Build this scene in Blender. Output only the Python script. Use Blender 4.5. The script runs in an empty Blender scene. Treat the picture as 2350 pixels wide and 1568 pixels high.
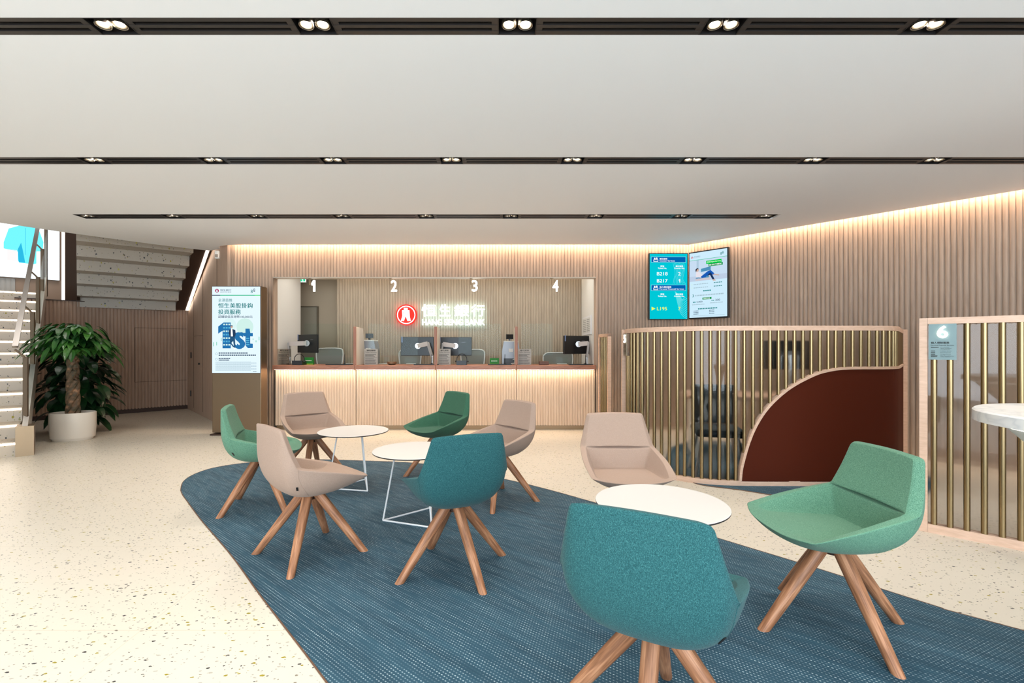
import bpy, bmesh, math, random
from mathutils import Vector, Matrix
random.seed(7)
sc = bpy.context.scene
COL = sc.collection
R = math.radians

# ------------------------------------------------------------------ camera, world, exposure
FX, CX, HY, HC = 1090.0, 1145.0, 800.0, 1.3      # focal (px), principal x, horizon y, camera height
cam_d = bpy.data.cameras.new('camera'); cam = bpy.data.objects.new('camera', cam_d); COL.objects.link(cam)
cam.location = (0, 0, HC); cam.rotation_euler = (R(90), 0, 0)
cam_d.sensor_width = 36; cam_d.lens = FX/2350*36
cam_d.shift_x = (1175-CX)/2350; cam_d.shift_y = (HY-784)/2350
cam_d.clip_start = .05; cam_d.clip_end = 100
sc.camera = cam
w = bpy.data.worlds.new('daylight'); sc.world = w; w.use_nodes = True
w.node_tree.nodes['Background'].inputs[0].default_value = (.80, .90, 1, 1)
w.node_tree.nodes['Background'].inputs[1].default_value = .6
vs = sc.view_settings
vs.view_transform = 'Standard'; vs.look = 'None'; vs.gamma = 1; vs.use_curve_mapping = False
vs.exposure = 0.38
cy = sc.cycles
cy.use_denoising = True; cy.max_bounces = 7; cy.diffuse_bounces = 4; cy.glossy_bounces = 3
cy.transmission_bounces = 5; cy.transparent_max_bounces = 12
cy.caustics_reflective = False; cy.caustics_refractive = False; cy.sample_clamp_indirect = 4; cy.sample_clamp_direct = 0
cy.use_adaptive_sampling = True; cy.adaptive_threshold = .02
SPOT_W, SPOT_C = 68.0, (1, .92, .83)
DAY_W, DAY_C = 95.0, (.77, .89, 1)

def area_light(name, loc, rot, sx, sy, power, color):
    d = bpy.data.lights.new(name, 'AREA'); d.shape = 'RECTANGLE'; d.size = sx; d.size_y = sy
    d.energy = power; d.color = color
    o = bpy.data.objects.new(name, d); o.location = loc; o.rotation_euler = rot; COL.objects.link(o); return o
# daylight entering through the glazed street front behind the photographer
area_light('shopfront_daylight', (0, -3.9, 1.5), (R(90), 0, 0), 11, 2.6, DAY_W*5.0, DAY_C)

# ------------------------------------------------------------------ helpers
def lin(c):
    c = c/255.0
    return c/12.92 if c <= .04045 else ((c+.055)/1.055)**2.4
def S(r, g, b): return (lin(r), lin(g), lin(b), 1)
def FP(x, y): d = FX*HC/(y-HY); return Vector(((x-CX)*d/FX, d, 0))
def WP(x, y, d): return Vector(((x-CX)*d/FX, d, HC-(y-HY)*d/FX))

def new_mat(name):
    m = bpy.data.materials.new(name); m.use_nodes = True
    nt = m.node_tree; b = nt.nodes['Principled BSDF']; return m, nt, b
MATS = {}
def plain(name, col, rough=.5, metal=0, spec=.5, emit=None, es=0):
    if name in MATS: return MATS[name]
    m, nt, b = new_mat(name)
    b.inputs['Base Color'].default_value = col; b.inputs['Roughness'].default_value = rough
    b.inputs['Metallic'].default_value = metal; b.inputs['Specular IOR Level'].default_value = spec
    if emit: b.inputs['Emission Color'].default_value = emit; b.inputs['Emission Strength'].default_value = es
    MATS[name] = m; return m
def glow(name, col, s):
    if name in MATS: return MATS[name]
    m = bpy.data.materials.new(name); m.use_nodes = True; nt = m.node_tree; nt.nodes.clear()
    e = nt.nodes.new('ShaderNodeEmission'); e.inputs[0].default_value = col; e.inputs[1].default_value = s
    o = nt.nodes.new('ShaderNodeOutputMaterial'); nt.links.new(e.outputs[0], o.inputs[0]); MATS[name] = m; return m
def nd(nt, t, **kw):
    n = nt.nodes.new(t)
    for k, v in kw.items(): setattr(n, k, v)
    return n
def ramp(nt, fac, stops, interp='LINEAR'):
    r = nd(nt, 'ShaderNodeValToRGB'); r.color_ramp.interpolation = interp
    el = r.color_ramp.elements
    while len(el) < len(stops): el.new(.5)
    for e, (p, c) in zip(el, stops): e.position = p; e.color = c
    nt.links.new(fac, r.inputs[0]); return r.outputs[0]
def mathn(nt, op, a, b=None, clamp=False):
    n = nd(nt, 'ShaderNodeMath', operation=op, use_clamp=clamp)
    for i, v in enumerate((a, b)):
        if v is None: continue
        if isinstance(v, (int, float)): n.inputs[i].default_value = v
        else: nt.links.new(v, n.inputs[i])
    return n.outputs[0]
def mix(nt, fac, a, b, blend='MIX'):
    n = nd(nt, 'ShaderNodeMix', data_type='RGBA', blend_type=blend)
    for i, v in ((0, fac), (6, a), (7, b)):
        if isinstance(v, (int, float)): n.inputs[i].default_value = v
        elif isinstance(v, tuple): n.inputs[i].default_value = v
        else: nt.links.new(v, n.inputs[i])
    return n.outputs[2]
def coords(nt, scale=(1, 1, 1), rot=(0, 0, 0), src='Object'):
    tc = nd(nt, 'ShaderNodeTexCoord'); mp = nd(nt, 'ShaderNodeMapping')
    mp.inputs['Scale'].default_value = scale; mp.inputs['Rotation'].default_value = rot
    nt.links.new(tc.outputs[src], mp.inputs[0]); return mp.outputs[0]
def bump(nt, b, h, strength=.3, dist=.01):
    n = nd(nt, 'ShaderNodeBump'); n.inputs['Strength'].default_value = strength; n.inputs['Distance'].default_value = dist
    nt.links.new(h, n.inputs['Height']); nt.links.new(n.outputs[0], b.inputs['Normal'])

def wood(name, c1, c2, rough=.5, scale=(1, 1, 1), ns=6, dist=1.5, bumpy=.1):
    m, nt, b = new_mat(name); v = coords(nt, scale)
    n = nd(nt, 'ShaderNodeTexNoise'); n.inputs['Scale'].default_value = ns; n.inputs['Detail'].default_value = 5
    n.inputs['Distortion'].default_value = dist; nt.links.new(v, n.inputs[0])
    col = ramp(nt, n.outputs[0], [(.3, c1), (.7, c2)])
    nt.links.new(col, b.inputs['Base Color']); b.inputs['Roughness'].default_value = rough
    bump(nt, b, n.outputs[0], bumpy, .002); return m
def fabric(name, dark, mid, light, sc_=420, rough=.95, contrast=1.0):
    m, nt, b = new_mat(name); v = coords(nt, (1, 1, 1))
    n1 = nd(nt, 'ShaderNodeTexNoise'); n1.inputs['Scale'].default_value = sc_; n1.inputs['Detail'].default_value = 2
    nt.links.new(v, n1.inputs[0])
    v2 = coords(nt, (1, 1, .6)); n2 = nd(nt, 'ShaderNodeTexNoise'); n2.inputs['Scale'].default_value = sc_*.6
    nt.links.new(v2, n2.inputs[0])
    a = mathn(nt, 'ADD', n1.outputs[0], n2.outputs[0]); a = mathn(nt, 'MULTIPLY', a, .5)
    h = .19/contrast
    col = ramp(nt, a, [(.5-h, dark), (.5, mid), (.5+h, light)])
    nt.links.new(col, b.inputs['Base Color']); b.inputs['Roughness'].default_value = rough
    b.inputs['Specular IOR Level'].default_value = .15; b.inputs['Sheen Weight'].default_value = .08
    b.inputs['Sheen Roughness'].default_value = .5
    bump(nt, b, a, .25, .003); return m
def thin_glass(name, tint=(1, 1, 1, 1), refl=.10, frost=0.0, frost_col=(.8, .85, .85, 1)):
    """thin pane: mostly transparent, fresnel reflection, optional frosting"""
    m = bpy.data.materials.new(name); m.use_nodes = True; nt = m.node_tree; nt.nodes.clear()
    out = nd(nt, 'ShaderNodeOutputMaterial'); tr = nd(nt, 'ShaderNodeBsdfTransparent'); tr.inputs[0].default_value = tint
    gl = nd(nt, 'ShaderNodeBsdfGlossy'); gl.inputs['Roughness'].default_value = .02
    lw = nd(nt, 'ShaderNodeLayerWeight'); lw.inputs[0].default_value = .35
    f = mathn(nt, 'MULTIPLY', lw.outputs['Fresnel'], refl, True)
    mx = nd(nt, 'ShaderNodeMixShader'); nt.links.new(f, mx.inputs[0]); base = tr.outputs[0]
    if frost:
        rf = nd(nt, 'ShaderNodeBsdfRefraction'); rf.inputs['Roughness'].default_value = .22; rf.inputs['IOR'].default_value = 1.12
        rf.inputs[0].default_value = frost_col
        m2 = nd(nt, 'ShaderNodeMixShader'); m2.inputs[0].default_value = frost
        nt.links.new(tr.outputs[0], m2.inputs[1]); nt.links.new(rf.outputs[0], m2.inputs[2]); base = m2.outputs[0]
    nt.links.new(base, mx.inputs[1]); nt.links.new(gl.outputs[0], mx.inputs[2]); nt.links.new(mx.outputs[0], out.inputs[0])
    return m

# ---- mesh helpers
def obj(name, bm, m, parent=None, smooth=False, kind=None, rc=True):
    me = bpy.data.meshes.new(name)
    if rc: bmesh.ops.recalc_face_normals(bm, faces=bm.faces)
    bm.to_mesh(me); bm.free()
    for x in (m if isinstance(m, (list, tuple)) else [m]): me.materials.append(x)
    if smooth:
        me.shade_smooth()
        try: me.set_sharp_from_angle(angle=R(40))
        except Exception: pass
    o = bpy.data.objects.new(name, me); COL.objects.link(o)
    if parent: o.parent = parent
    if kind: o['kind'] = kind
    return o
def thing(name, label, cat, loc=(0, 0, 0), rz=0, group=None):
    o = bpy.data.objects.new(name, None); o.empty_display_size = .1; COL.objects.link(o)
    o.location = loc; o.rotation_euler = (0, 0, rz); o['label'] = label; o['category'] = cat
    if group: o['group'] = group
    return o
def tag(o, label, cat, group=None, kind=None):
    o['label'] = label; o['category'] = cat
    if group: o['group'] = group
    if kind: o['kind'] = kind
    return o
def copy_tree(o, parent=None):
    c = o.copy(); COL.objects.link(c); c.parent = parent
    for ch in list(o.children): copy_tree(ch, c)
    return c
BM = bmesh.new
def xf(bm, vs_, M):
    if M is not None:
        for v in vs_: v.co = M @ v.co
def box(bm, c, s, M=None, mi=0):
    cx, cy_, cz = c; x, y, z = s[0]/2, s[1]/2, s[2]/2
    v = [bm.verts.new((cx+a*x, cy_+b*y, cz+d*z)) for a in (-1, 1) for b in (-1, 1) for d in (-1, 1)]
    for f in ((0, 1, 3, 2), (4, 6, 7, 5), (0, 4, 5, 1), (2, 3, 7, 6), (0, 2, 6, 4), (1, 5, 7, 3)):
        q = bm.faces.new([v[i] for i in f]); q.material_index = mi
    xf(bm, v, M); return v
def rbox(bm, c, s, r=.01, M=None, seg=2):
    b2 = bmesh.new(); box(b2, c, s); bmesh.ops.bevel(b2, geom=list(b2.edges), offset=r, segments=seg, affect='EDGES', profile=.5)
    merge(bm, b2, M)
def merge(bm, b2, M=None):
    mp = {}
    for v in b2.verts: mp[v] = bm.verts.new(M @ v.co if M is not None else v.co)
    for f in b2.faces:
        try: q = bm.faces.new([mp[v] for v in f.verts]); q.material_index = f.material_index
        except ValueError: pass
    b2.free()
def cyl(bm, p0, p1, r0, r1=None, n=12, cap=True, mi=0):
    p0, p1 = Vector(p0), Vector(p1); r1 = r0 if r1 is None else r1
    d = (p1-p0).normalized(); a = d.orthogonal().normalized(); b = d.cross(a)
    A = [bm.verts.new(p0+(a*math.cos(t)+b*math.sin(t))*r0) for t in [2*math.pi*i/n for i in range(n)]]
    B = [bm.verts.new(p1+(a*math.cos(t)+b*math.sin(t))*r1) for t in [2*math.pi*i/n for i in range(n)]]
    for i in range(n):
        q = bm.faces.new((A[i], A[(i+1) % n], B[(i+1) % n], B[i])); q.material_index = mi
    if cap: bm.faces.new(A[::-1]).material_index = mi; bm.faces.new(B).material_index = mi
def tube(bm, pts, r, n=8, closed=False, flat=None):
    pts = [Vector(p) for p in pts]; N = len(pts); rings = []
    for i, p in enumerate(pts):
        if closed: t = (pts[(i+1) % N]-pts[i-1]).normalized()
        else: t = (pts[min(i+1, N-1)]-pts[max(i-1, 0)]).normalized()
        up = Vector((0, 0, 1)) if abs(t.z) < .95 else Vector((0, 1, 0))
        a = t.cross(up).normalized(); b = a.cross(t)
        rr = r[i] if isinstance(r, (list, tuple)) else r
        if flat: rings.append([bm.verts.new(p+a*x*flat[0]+b*y*flat[1]) for x, y in ((-.5, -.5), (.5, -.5), (.5, .5), (-.5, .5))])
        else: rings.append([bm.verts.new(p+(a*math.cos(2*math.pi*k/n)+b*math.sin(2*math.pi*k/n))*rr) for k in range(n)])
    m = len(rings[0])
    for i in range(N if closed else N-1):
        A, B = rings[i], rings[(i+1) % N]
        for k in range(m): bm.faces.new((A[k], A[(k+1) % m], B[(k+1) % m], B[k]))
    if not closed: bm.faces.new(rings[0][::-1]); bm.faces.new(rings[-1])
def lathe(bm, prof, n=32, c=(0, 0, 0), sx=1, sy=1, rz=0, cap=True):
    rings = []
    for r, z in prof:
        ring = []
        for k in range(n):
            t = 2*math.pi*k/n; x, y = r*sx*math.cos(t), r*sy*math.sin(t)
            ring.append(bm.verts.new((c[0]+x*math.cos(rz)-y*math.sin(rz), c[1]+x*math.sin(rz)+y*math.cos(rz), c[2]+z)))
        rings.append(ring)
    for A, B in zip(rings, rings[1:]):
        for k in range(n): bm.faces.new((A[k], A[(k+1) % n], B[(k+1) % n], B[k]))
    if cap: bm.faces.new(rings[0][::-1]); bm.faces.new(rings[-1])
def prism(bm, poly, z0, z1, M=None, mi=0):
    """poly in xy, extruded z0..z1, optional transform"""
    a = [bm.verts.new((x, y, z0)) for x, y in poly]; b = [bm.verts.new((x, y, z1)) for x, y in poly]
    fs = [bm.faces.new(a[::-1]), bm.faces.new(b)]
    for i in range(len(a)): fs.append(bm.faces.new((a[i], a[(i+1) % len(a)], b[(i+1) % len(a)], b[i])))
    for f in fs: f.material_index = mi
    xf(bm, a+b, M)
def frame_M(o, ex, ey, ez):
    return Matrix(((ex[0], ey[0], ez[0], o[0]), (ex[1], ey[1], ez[1], o[1]), (ex[2], ey[2], ez[2], o[2]), (0, 0, 0, 1)))
def resample(pts, step):
    pts = [Vector(p) for p in pts]; L = [0]
    for a, b in zip(pts, pts[1:]): L.append(L[-1]+(b-a).length)
    n = max(1, round(L[-1]/step)); out = []
    for i in range(n+1):
        s = L[-1]*i/n; k = 0
        while k < len(L)-2 and L[k+1] < s: k += 1
        t = (s-L[k])/max(1e-9, L[k+1]-L[k]); out.append(pts[k].lerp(pts[k+1], t))
    return out, L[-1]
def catmull(pts, n=6):
    P = [Vector(p) for p in pts]; out = []
    for i in range(len(P)-1):
        p0, p1, p2, p3 = P[max(i-1, 0)], P[i], P[i+1], P[min(i+2, len(P)-1)]
        for k in range(n):
            t = k/n; out.append(.5*((2*p1)+(p2-p0)*t+(2*p0-5*p1+4*p2-p3)*t*t+(3*p1-p0-3*p2+p3)*t**3))
    out.append(P[-1]); return out
_dg = None
TXT = {}
def text_polys(s, bold=0.0):
    if s == '1': return ([(0, .50), (.20, .70), (.36, .70), (.36, 0), (.20, 0), (.20, .50), (.05, .38)], [(0, 6, 5, 4, 3, 2, 1)], 0, .36, 0, .70)
    """outline polygons of a text (size 1) from Blender's own font, plus its bounds"""
    if (s, bold) in TXT: return TXT[(s, bold)]
    c = bpy.data.curves.new('lettering', 'FONT'); c.body = s; c.size = 1; c.resolution_u = 3; c.offset = bold
    o = bpy.data.objects.new('lettering', c); COL.objects.link(o)
    dg = bpy.context.evaluated_depsgraph_get(); dg.update()
    me = bpy.data.meshes.new_from_object(o.evaluated_get(dg))
    vs_ = [(v.co.x, v.co.y) for v in me.vertices]; fs = [tuple(p.vertices) for p in me.polygons]
    bpy.data.objects.remove(o); bpy.data.curves.remove(c); bpy.data.meshes.remove(me)
    xs = [v[0] for v in vs_] or [0, 1]; ys = [v[1] for v in vs_] or [0, 1]
    TXT[(s, bold)] = (vs_, fs, min(xs), max(xs), min(ys), max(ys)); return TXT[(s, bold)]
class Canvas:
    """flat graphics on one face: pixel-like uv box (u right, v down) mapped on origin + ex*u + ez*v"""
    def __init__(s, o, ex, ez, u0, v0, u1, v1, W, H, n):
        s.bm = BM(); s.mats = []; s.o = Vector(o); s.ex = Vector(ex); s.ez = Vector(ez); s.n = Vector(n)
        s.u0, s.v0, s.su, s.sv = u0, v0, W/(u1-u0), H/(v1-v0); s.H = H
    def mi(s, m):
        if m not in s.mats: s.mats.append(m)
        return s.mats.index(m)
    def P(s, u, v, l): return s.o+s.ex*((u-s.u0)*s.su)+s.ez*(s.H-(v-s.v0)*s.sv)+s.n*(.0008*l)
    def poly(s, pts, m, l=1):
        f = s.bm.faces.new([s.bm.verts.new(s.P(u, v, l)) for u, v in pts]); f.material_index = s.mi(m)
    def rect(s, u0, v0, u1, v1, m, l=1): s.poly([(u0, v0), (u1, v0), (u1, v1), (u0, v1)], m, l)
    def circle(s, u, v, r, m, l=1, n=28): s.poly([(u+r*math.cos(6.2832*k/n), v+r*math.sin(6.2832*k/n)) for k in range(n)], m, l)
    def ring(s, u, v, r0, r1, m, l=1, n=28):
        for k in range(n):
            a, b = 6.2832*k/n, 6.2832*(k+1)/n
            s.poly([(u+r0*math.cos(a), v+r0*math.sin(a)), (u+r1*math.cos(a), v+r1*math.sin(a)), (u+r1*math.cos(b), v+r1*math.sin(b)), (u+r0*math.cos(b), v+r0*math.sin(b))], m, l)
    def text(s, t, u0, v0, u1, v1, m, l=2, bold=0.0):
        vs_, fs, x0, x1, y0, y1 = text_polys(t, 0.0); k = s.mi(m); h_ = abs(v1-v0)/max(.3, y1-y0)*s.sv/s.su*bold*.6
        if bold > .005:
            for a, b in ((-h_, 0), (h_, 0), (0, h_*.6)): s.text(t, u0+a, v0+b, u1+a, v1+b, m, l, 0.0)
            return
        q = [s.bm.verts.new(s.P(u0+(x-x0)/(x1-x0)*(u1-u0), v1-(y-y0)/(y1-y0)*(v1-v0), l)) for x, y in vs_]
        for f in fs:
            try: s.bm.faces.new([q[i] for i in f]).material_index = k
            except ValueError: pass
    def dashes(s, u0, v0, u1, v1, m, n=8, fill=.75, l=2):
        w_ = (u1-u0)/n
        for i in range(n): s.rect(u0+i*w_, v0, u0+(i+fill)*w_, v1, m, l)
    def done(s, name, parent): return obj(name, s.bm, s.mats, parent, rc=False)
def text3d(bm, t, M, w_, h_, depth, bold=0.0):
    """extruded lettering in local xy plane box w x h, thickness along z"""
    if bold > .005:
        o_ = bold*.8*h_
        for a, b, e in ((-o_, 0, 0), (o_, 0, .0006), (0, o_*.7, .0003), (0, -o_*.7, .0009)):
            text3d(bm, t, M @ Matrix.Translation((a, b, 0)), w_, h_, depth+e, 0.0)
        return
    vs_, fs, x0, x1, y0, y1 = text_polys(t, 0.0)
    q = [(x-x0)/(x1-x0)*w_ for x, y in vs_]; r = [(y-y0)/(y1-y0)*h_ for x, y in vs_]
    F = [bm.verts.new(M @ Vector((a, b, depth))) for a, b in zip(q, r)]
    G = [bm.verts.new(M @ Vector((a, b, 0))) for a, b in zip(q, r)]
    from collections import Counter
    cnt = Counter(); dirs = {}
    for f in fs:
        try: bm.faces.new([F[i] for i in f]); bm.faces.new([G[i] for i in reversed(f)])
        except ValueError: continue
        for a, b in zip(f, f[1:]+f[:1]): cnt[frozenset((a, b))] += 1; dirs[frozenset((a, b))] = (a, b)
    for k, c in cnt.items():
        if c == 1:
            a, b = dirs[k]
            try: bm.faces.new((F[b], F[a], G[a], G[b]))
            except ValueError: pass
def fluted(bm, p0, p1, z0, z1, amp=.020, per=.05, phase=0.0, side=1, mi=0):
    """half-round vertical flutes on the line p0->p1, bulging to `side` (left of travel = +1)"""
    p0, p1 = Vector(p0[:2]), Vector(p1[:2]); d = p1-p0; L = d.length; d.normalize(); n = Vector((-d.y, d.x))*side
    ss = [0.0]; s = 0; step = per/8; s = step-(phase % step)
    while s < L-1e-4: ss.append(s); s += step
    ss.append(L); prev = None
    for s in ss:
        t = ((s+phase)/per) % 1.0; h = amp*max(0, 1-abs(2*t-1)**2.4)**.5
        q = p0+d*s+n*h
        a, b = bm.verts.new((q.x, q.y, z0)), bm.verts.new((q.x, q.y, z1))
        if prev: f = bm.faces.new((prev[0], a, b, prev[1])); f.material_index = mi; f.smooth = True
        prev = (a, b)
def ribbon(bm, path, z0, z1, th, side=1):
    """solid upright ribbon following a plan path; z0/z1 numbers or functions of index"""
    N = len(path); P = [Vector((p[0], p[1])) for p in path]; cols = []
    for i, p in enumerate(P):
        t = (P[min(i+1, N-1)]-P[max(i-1, 0)]).normalized(); n = Vector((-t.y, t.x))*side
        a0 = z0(i) if callable(z0) else z0; a1 = z1(i) if callable(z1) else z1
        q = p+n*th
        cols.append([bm.verts.new(v) for v in ((p.x, p.y, a0), (p.x, p.y, a1), (q.x, q.y, a1), (q.x, q.y, a0))])
    for A, B in zip(cols, cols[1:]):
        for k in range(4): bm.faces.new((A[k], A[(k+1) % 4], B[(k+1) % 4], B[k]))
    bm.faces.new(cols[0]); bm.faces.new(cols[-1][::-1])

# ------------------------------------------------------------------ materials
M_CEIL = plain('ceiling_paint', S(247, 248, 250), .85)
M_WHITE = plain('white_paint', S(232, 230, 224), .6)
M_CREAMW = plain('interior_plaster', S(214, 207, 192), .8)
M_BLACK = plain('black_metal', S(34, 32, 32), .45, .3)
M_DARK = plain('black_recess', S(8, 8, 9), .7)
M_BLK = plain('black_plastic', S(16, 16, 18), .35)
M_FLUTE = wood('fluted_oak', S(164, 142, 124), S(184, 162, 143), .55, (3, 3, .25), 9, .6)
M_FLUTE2 = wood('fluted_oak_teller_room', S(160, 144, 124), S(178, 162, 140), .6, (3, 3, .25), 9, .6)
M_FRONT = wood('pale_counter_wood', S(216, 190, 164), S(232, 208, 184), .5, (3, 3, .25), 9, .6)
M_TRIM = wood('pinkish_oak_trim', S(208, 172, 146), S(224, 190, 166), .45, (1, 1, 4), 14, .4)
M_TOP = wood('reddish_counter_top', S(150, 96, 74), S(186, 128, 100), .4, (.6, 5, 5), 7, 1.2)
M_LEG = None
M_BRONZE = plain('bronze_metal', S(150, 128, 102), .38, .85)
M_BRONZE_D = plain('dark_bronze_panel', S(62, 42, 32), .45, .3)
M_CHROME = plain('brushed_chrome', S(190, 190, 190), .22, 1)
M_WIRE = plain('white_powder_coat', S(236, 236, 236), .4)
M_POT = plain('pot_glaze', S(226, 214, 198), .35)
M_LEDW = glow('warm_led', (1, .74, .50, 1), 12.0)
M_LEDC = glow('counter_led', (1, .76, .52, 1), 32.0)
M_LEDS = glow('stair_led', (1, .84, .68, 1), 5.0)
M_COVE = glow('cove_led', (1, .72, .50, 1), 80.0)
M_LAMP = glow('lamp_bulb', (1, .9, .72, 1), 9.0)
M_SIGNW = glow('white_sign_light', (.86, .97, 1, 1), 2.2)
M_SIGNN = glow('number_sign_light', (1, .97, .93, 1), 3.0)
M_SIGNR = glow('red_sign_light', (1, .04, .03, 1), 1.1)
M_GLASS = thin_glass('clear_glass', (.96, .99, .98, 1), .09)
M_BOOTH = thin_glass('frosted_glass', (.93, .93, .92, 1), .5, .80, (.93, .93, .92, 1))
M_BRASS = None
def brass():
    m, nt, b = new_mat('brass_tube'); b.inputs['Base Color'].default_value = S(152, 131, 96)
    b.inputs['Metallic'].default_value = 1; b.inputs['Roughness'].default_value = .30; return m
M_BRASS = brass()
M_RED = plain('oxblood_leather', S(76, 27, 9), .65, 0, .12)
def leg_wood():
    m, nt, b = new_mat('oiled_oak_leg'); v = coords(nt, (1, 1, .10))
    n = nd(nt, 'ShaderNodeTexWave', wave_type='RINGS', rings_direction='Z'); n.inputs['Scale'].default_value = 55
    n.inputs['Distortion'].default_value = 5; n.inputs['Detail'].default_value = 3; n.inputs['Detail Scale'].default_value = 1.2
    nt.links.new(v, n.inputs[0])
    v2 = coords(nt, (1, 1, .03)); n2 = nd(nt, 'ShaderNodeTexNoise'); n2.inputs['Scale'].default_value = 190; n2.inputs['Detail'].default_value = 3; nt.links.new(v2, n2.inputs[0])
    f = mathn(nt, 'ADD', mathn(nt, 'MULTIPLY', n.outputs[1], .25), mathn(nt, 'MULTIPLY', n2.outputs[0], .75))
    c = ramp(nt, f, [(.2, S(112, 70, 44)), (.5, S(162, 110, 76)), (.8, S(198, 144, 106))])
    nt.links.new(c, b.inputs['Base Color']); b.inputs['Roughness'].default_value = .5; bump(nt, b, f, .15, .001); return m
M_LEG = leg_wood()
F_BEIGE = fabric('beige_wool', S(152, 128, 114), S(168, 144, 128), S(184, 160, 144), 900)
F_GREEN = fabric('sage_green_wool', S(58, 98, 80), S(92, 136, 112), S(138, 178, 150), 760)
F_DGREEN = fabric('deep_green_wool', S(38, 72, 56), S(56, 98, 76), S(84, 126, 102), 760)
F_COOL_LIT = fabric('cool_lit_wool', S(22, 54, 58), S(36, 84, 88), S(76, 130, 130), 760)  # green fabric with the cool daylight on it put into the colour
def terrazzo(name, base, joints=True, dens=1.0):
    m, nt, b = new_mat(name); v = coords(nt, (1, 1, 1), (0, 0, R(0)))
    dv = nd(nt, 'ShaderNodeTexNoise'); dv.inputs['Scale'].default_value = 60; nt.links.new(v, dv.inputs[0])
    off = nd(nt, 'ShaderNodeVectorMath', operation='SCALE'); nt.links.new(dv.outputs[1], off.inputs[0]); off.inputs['Scale'].default_value = .012
    vv = nd(nt, 'ShaderNodeVectorMath', operation='ADD'); nt.links.new(v, vv.inputs[0]); nt.links.new(off.outputs[0], vv.inputs[1])
    bn = nd(nt, 'ShaderNodeTexNoise'); bn.inputs['Scale'].default_value = 2.2; nt.links.new(v, bn.inputs[0])
    cur = mix(nt, mathn(nt, 'MULTIPLY', bn.outputs[0], .5), base, tuple(c*.93 for c in base[:3])+(1,))
    for sc_, rot, stretch, rad, thr, cols in (
            (26, 25, 1.9, .20, .70, (S(30, 32, 30), S(60, 62, 60), S(46, 58, 52))),
            (24, -30, 1.9, .20, .72, (S(150, 136, 30), S(120, 108, 60), S(176, 168, 70))),
            (34, 70, 1.7, .24, .66, (S(176, 170, 156), S(40, 42, 40), S(150, 140, 90))),
            (52, 10, 1.6, .25, .60, (S(130, 122, 104), S(70, 70, 62), S(160, 150, 110)))):
        mp = nd(nt, 'ShaderNodeMapping'); mp.inputs['Rotation'].default_value = (0, 0, R(rot)); mp.inputs['Scale'].default_value = (sc_*dens, sc_*stretch*dens, sc_*dens)
        nt.links.new(vv.outputs[0], mp.inputs[0])
        vo = nd(nt, 'ShaderNodeTexVoronoi', feature='F1'); vo.inputs['Scale'].default_value = 1; nt.links.new(mp.outputs[0], vo.inputs[0])
        sep = nd(nt, 'ShaderNodeSeparateColor'); nt.links.new(vo.outputs['Color'], sep.inputs[0])
        r_ = mathn(nt, 'MULTIPLY', sep.outputs[1], rad); r_ = mathn(nt, 'ADD', r_, .06)
        inside = mathn(nt, 'LESS_THAN', vo.outputs['Distance'], r_); pick = mathn(nt, 'GREATER_THAN', sep.outputs[0], thr)
        msk = mathn(nt, 'MULTIPLY', inside, pick)
        cc = ramp(nt, sep.outputs[2], [(0, cols[0]), (.4, cols[1]), (.75, cols[2])], 'CONSTANT')
        cur = mix(nt, msk, cur, cc)
    if joints:
        s = nd(nt, 'ShaderNodeSeparateXYZ'); nt.links.new(v, s.inputs[0])
        jy = mathn(nt, 'LESS_THAN', mathn(nt, 'PINGPONG', mathn(nt, 'ADD', s.outputs[1], -2.19+9.24), .462), .0022)
        jx = mathn(nt, 'LESS_THAN', mathn(nt, 'PINGPONG', mathn(nt, 'ADD', s.outputs[0], 1.65), .924), .0018)
        cur = mix(nt, mathn(nt, 'MULTIPLY', mathn(nt, 'MAXIMUM', jx, jy), .45), cur, S(196, 178, 150))
    nt.links.new(cur, b.inputs['Base Color']); b.inputs['Roughness'].default_value = .34; b.inputs['Specular IOR Level'].default_value = .35
    return m
M_TERR = terrazzo('terrazzo_floor', S(217, 208, 192))
M_TERRS = terrazzo('terrazzo_stairs', S(200, 184, 164), False, .6)
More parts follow.
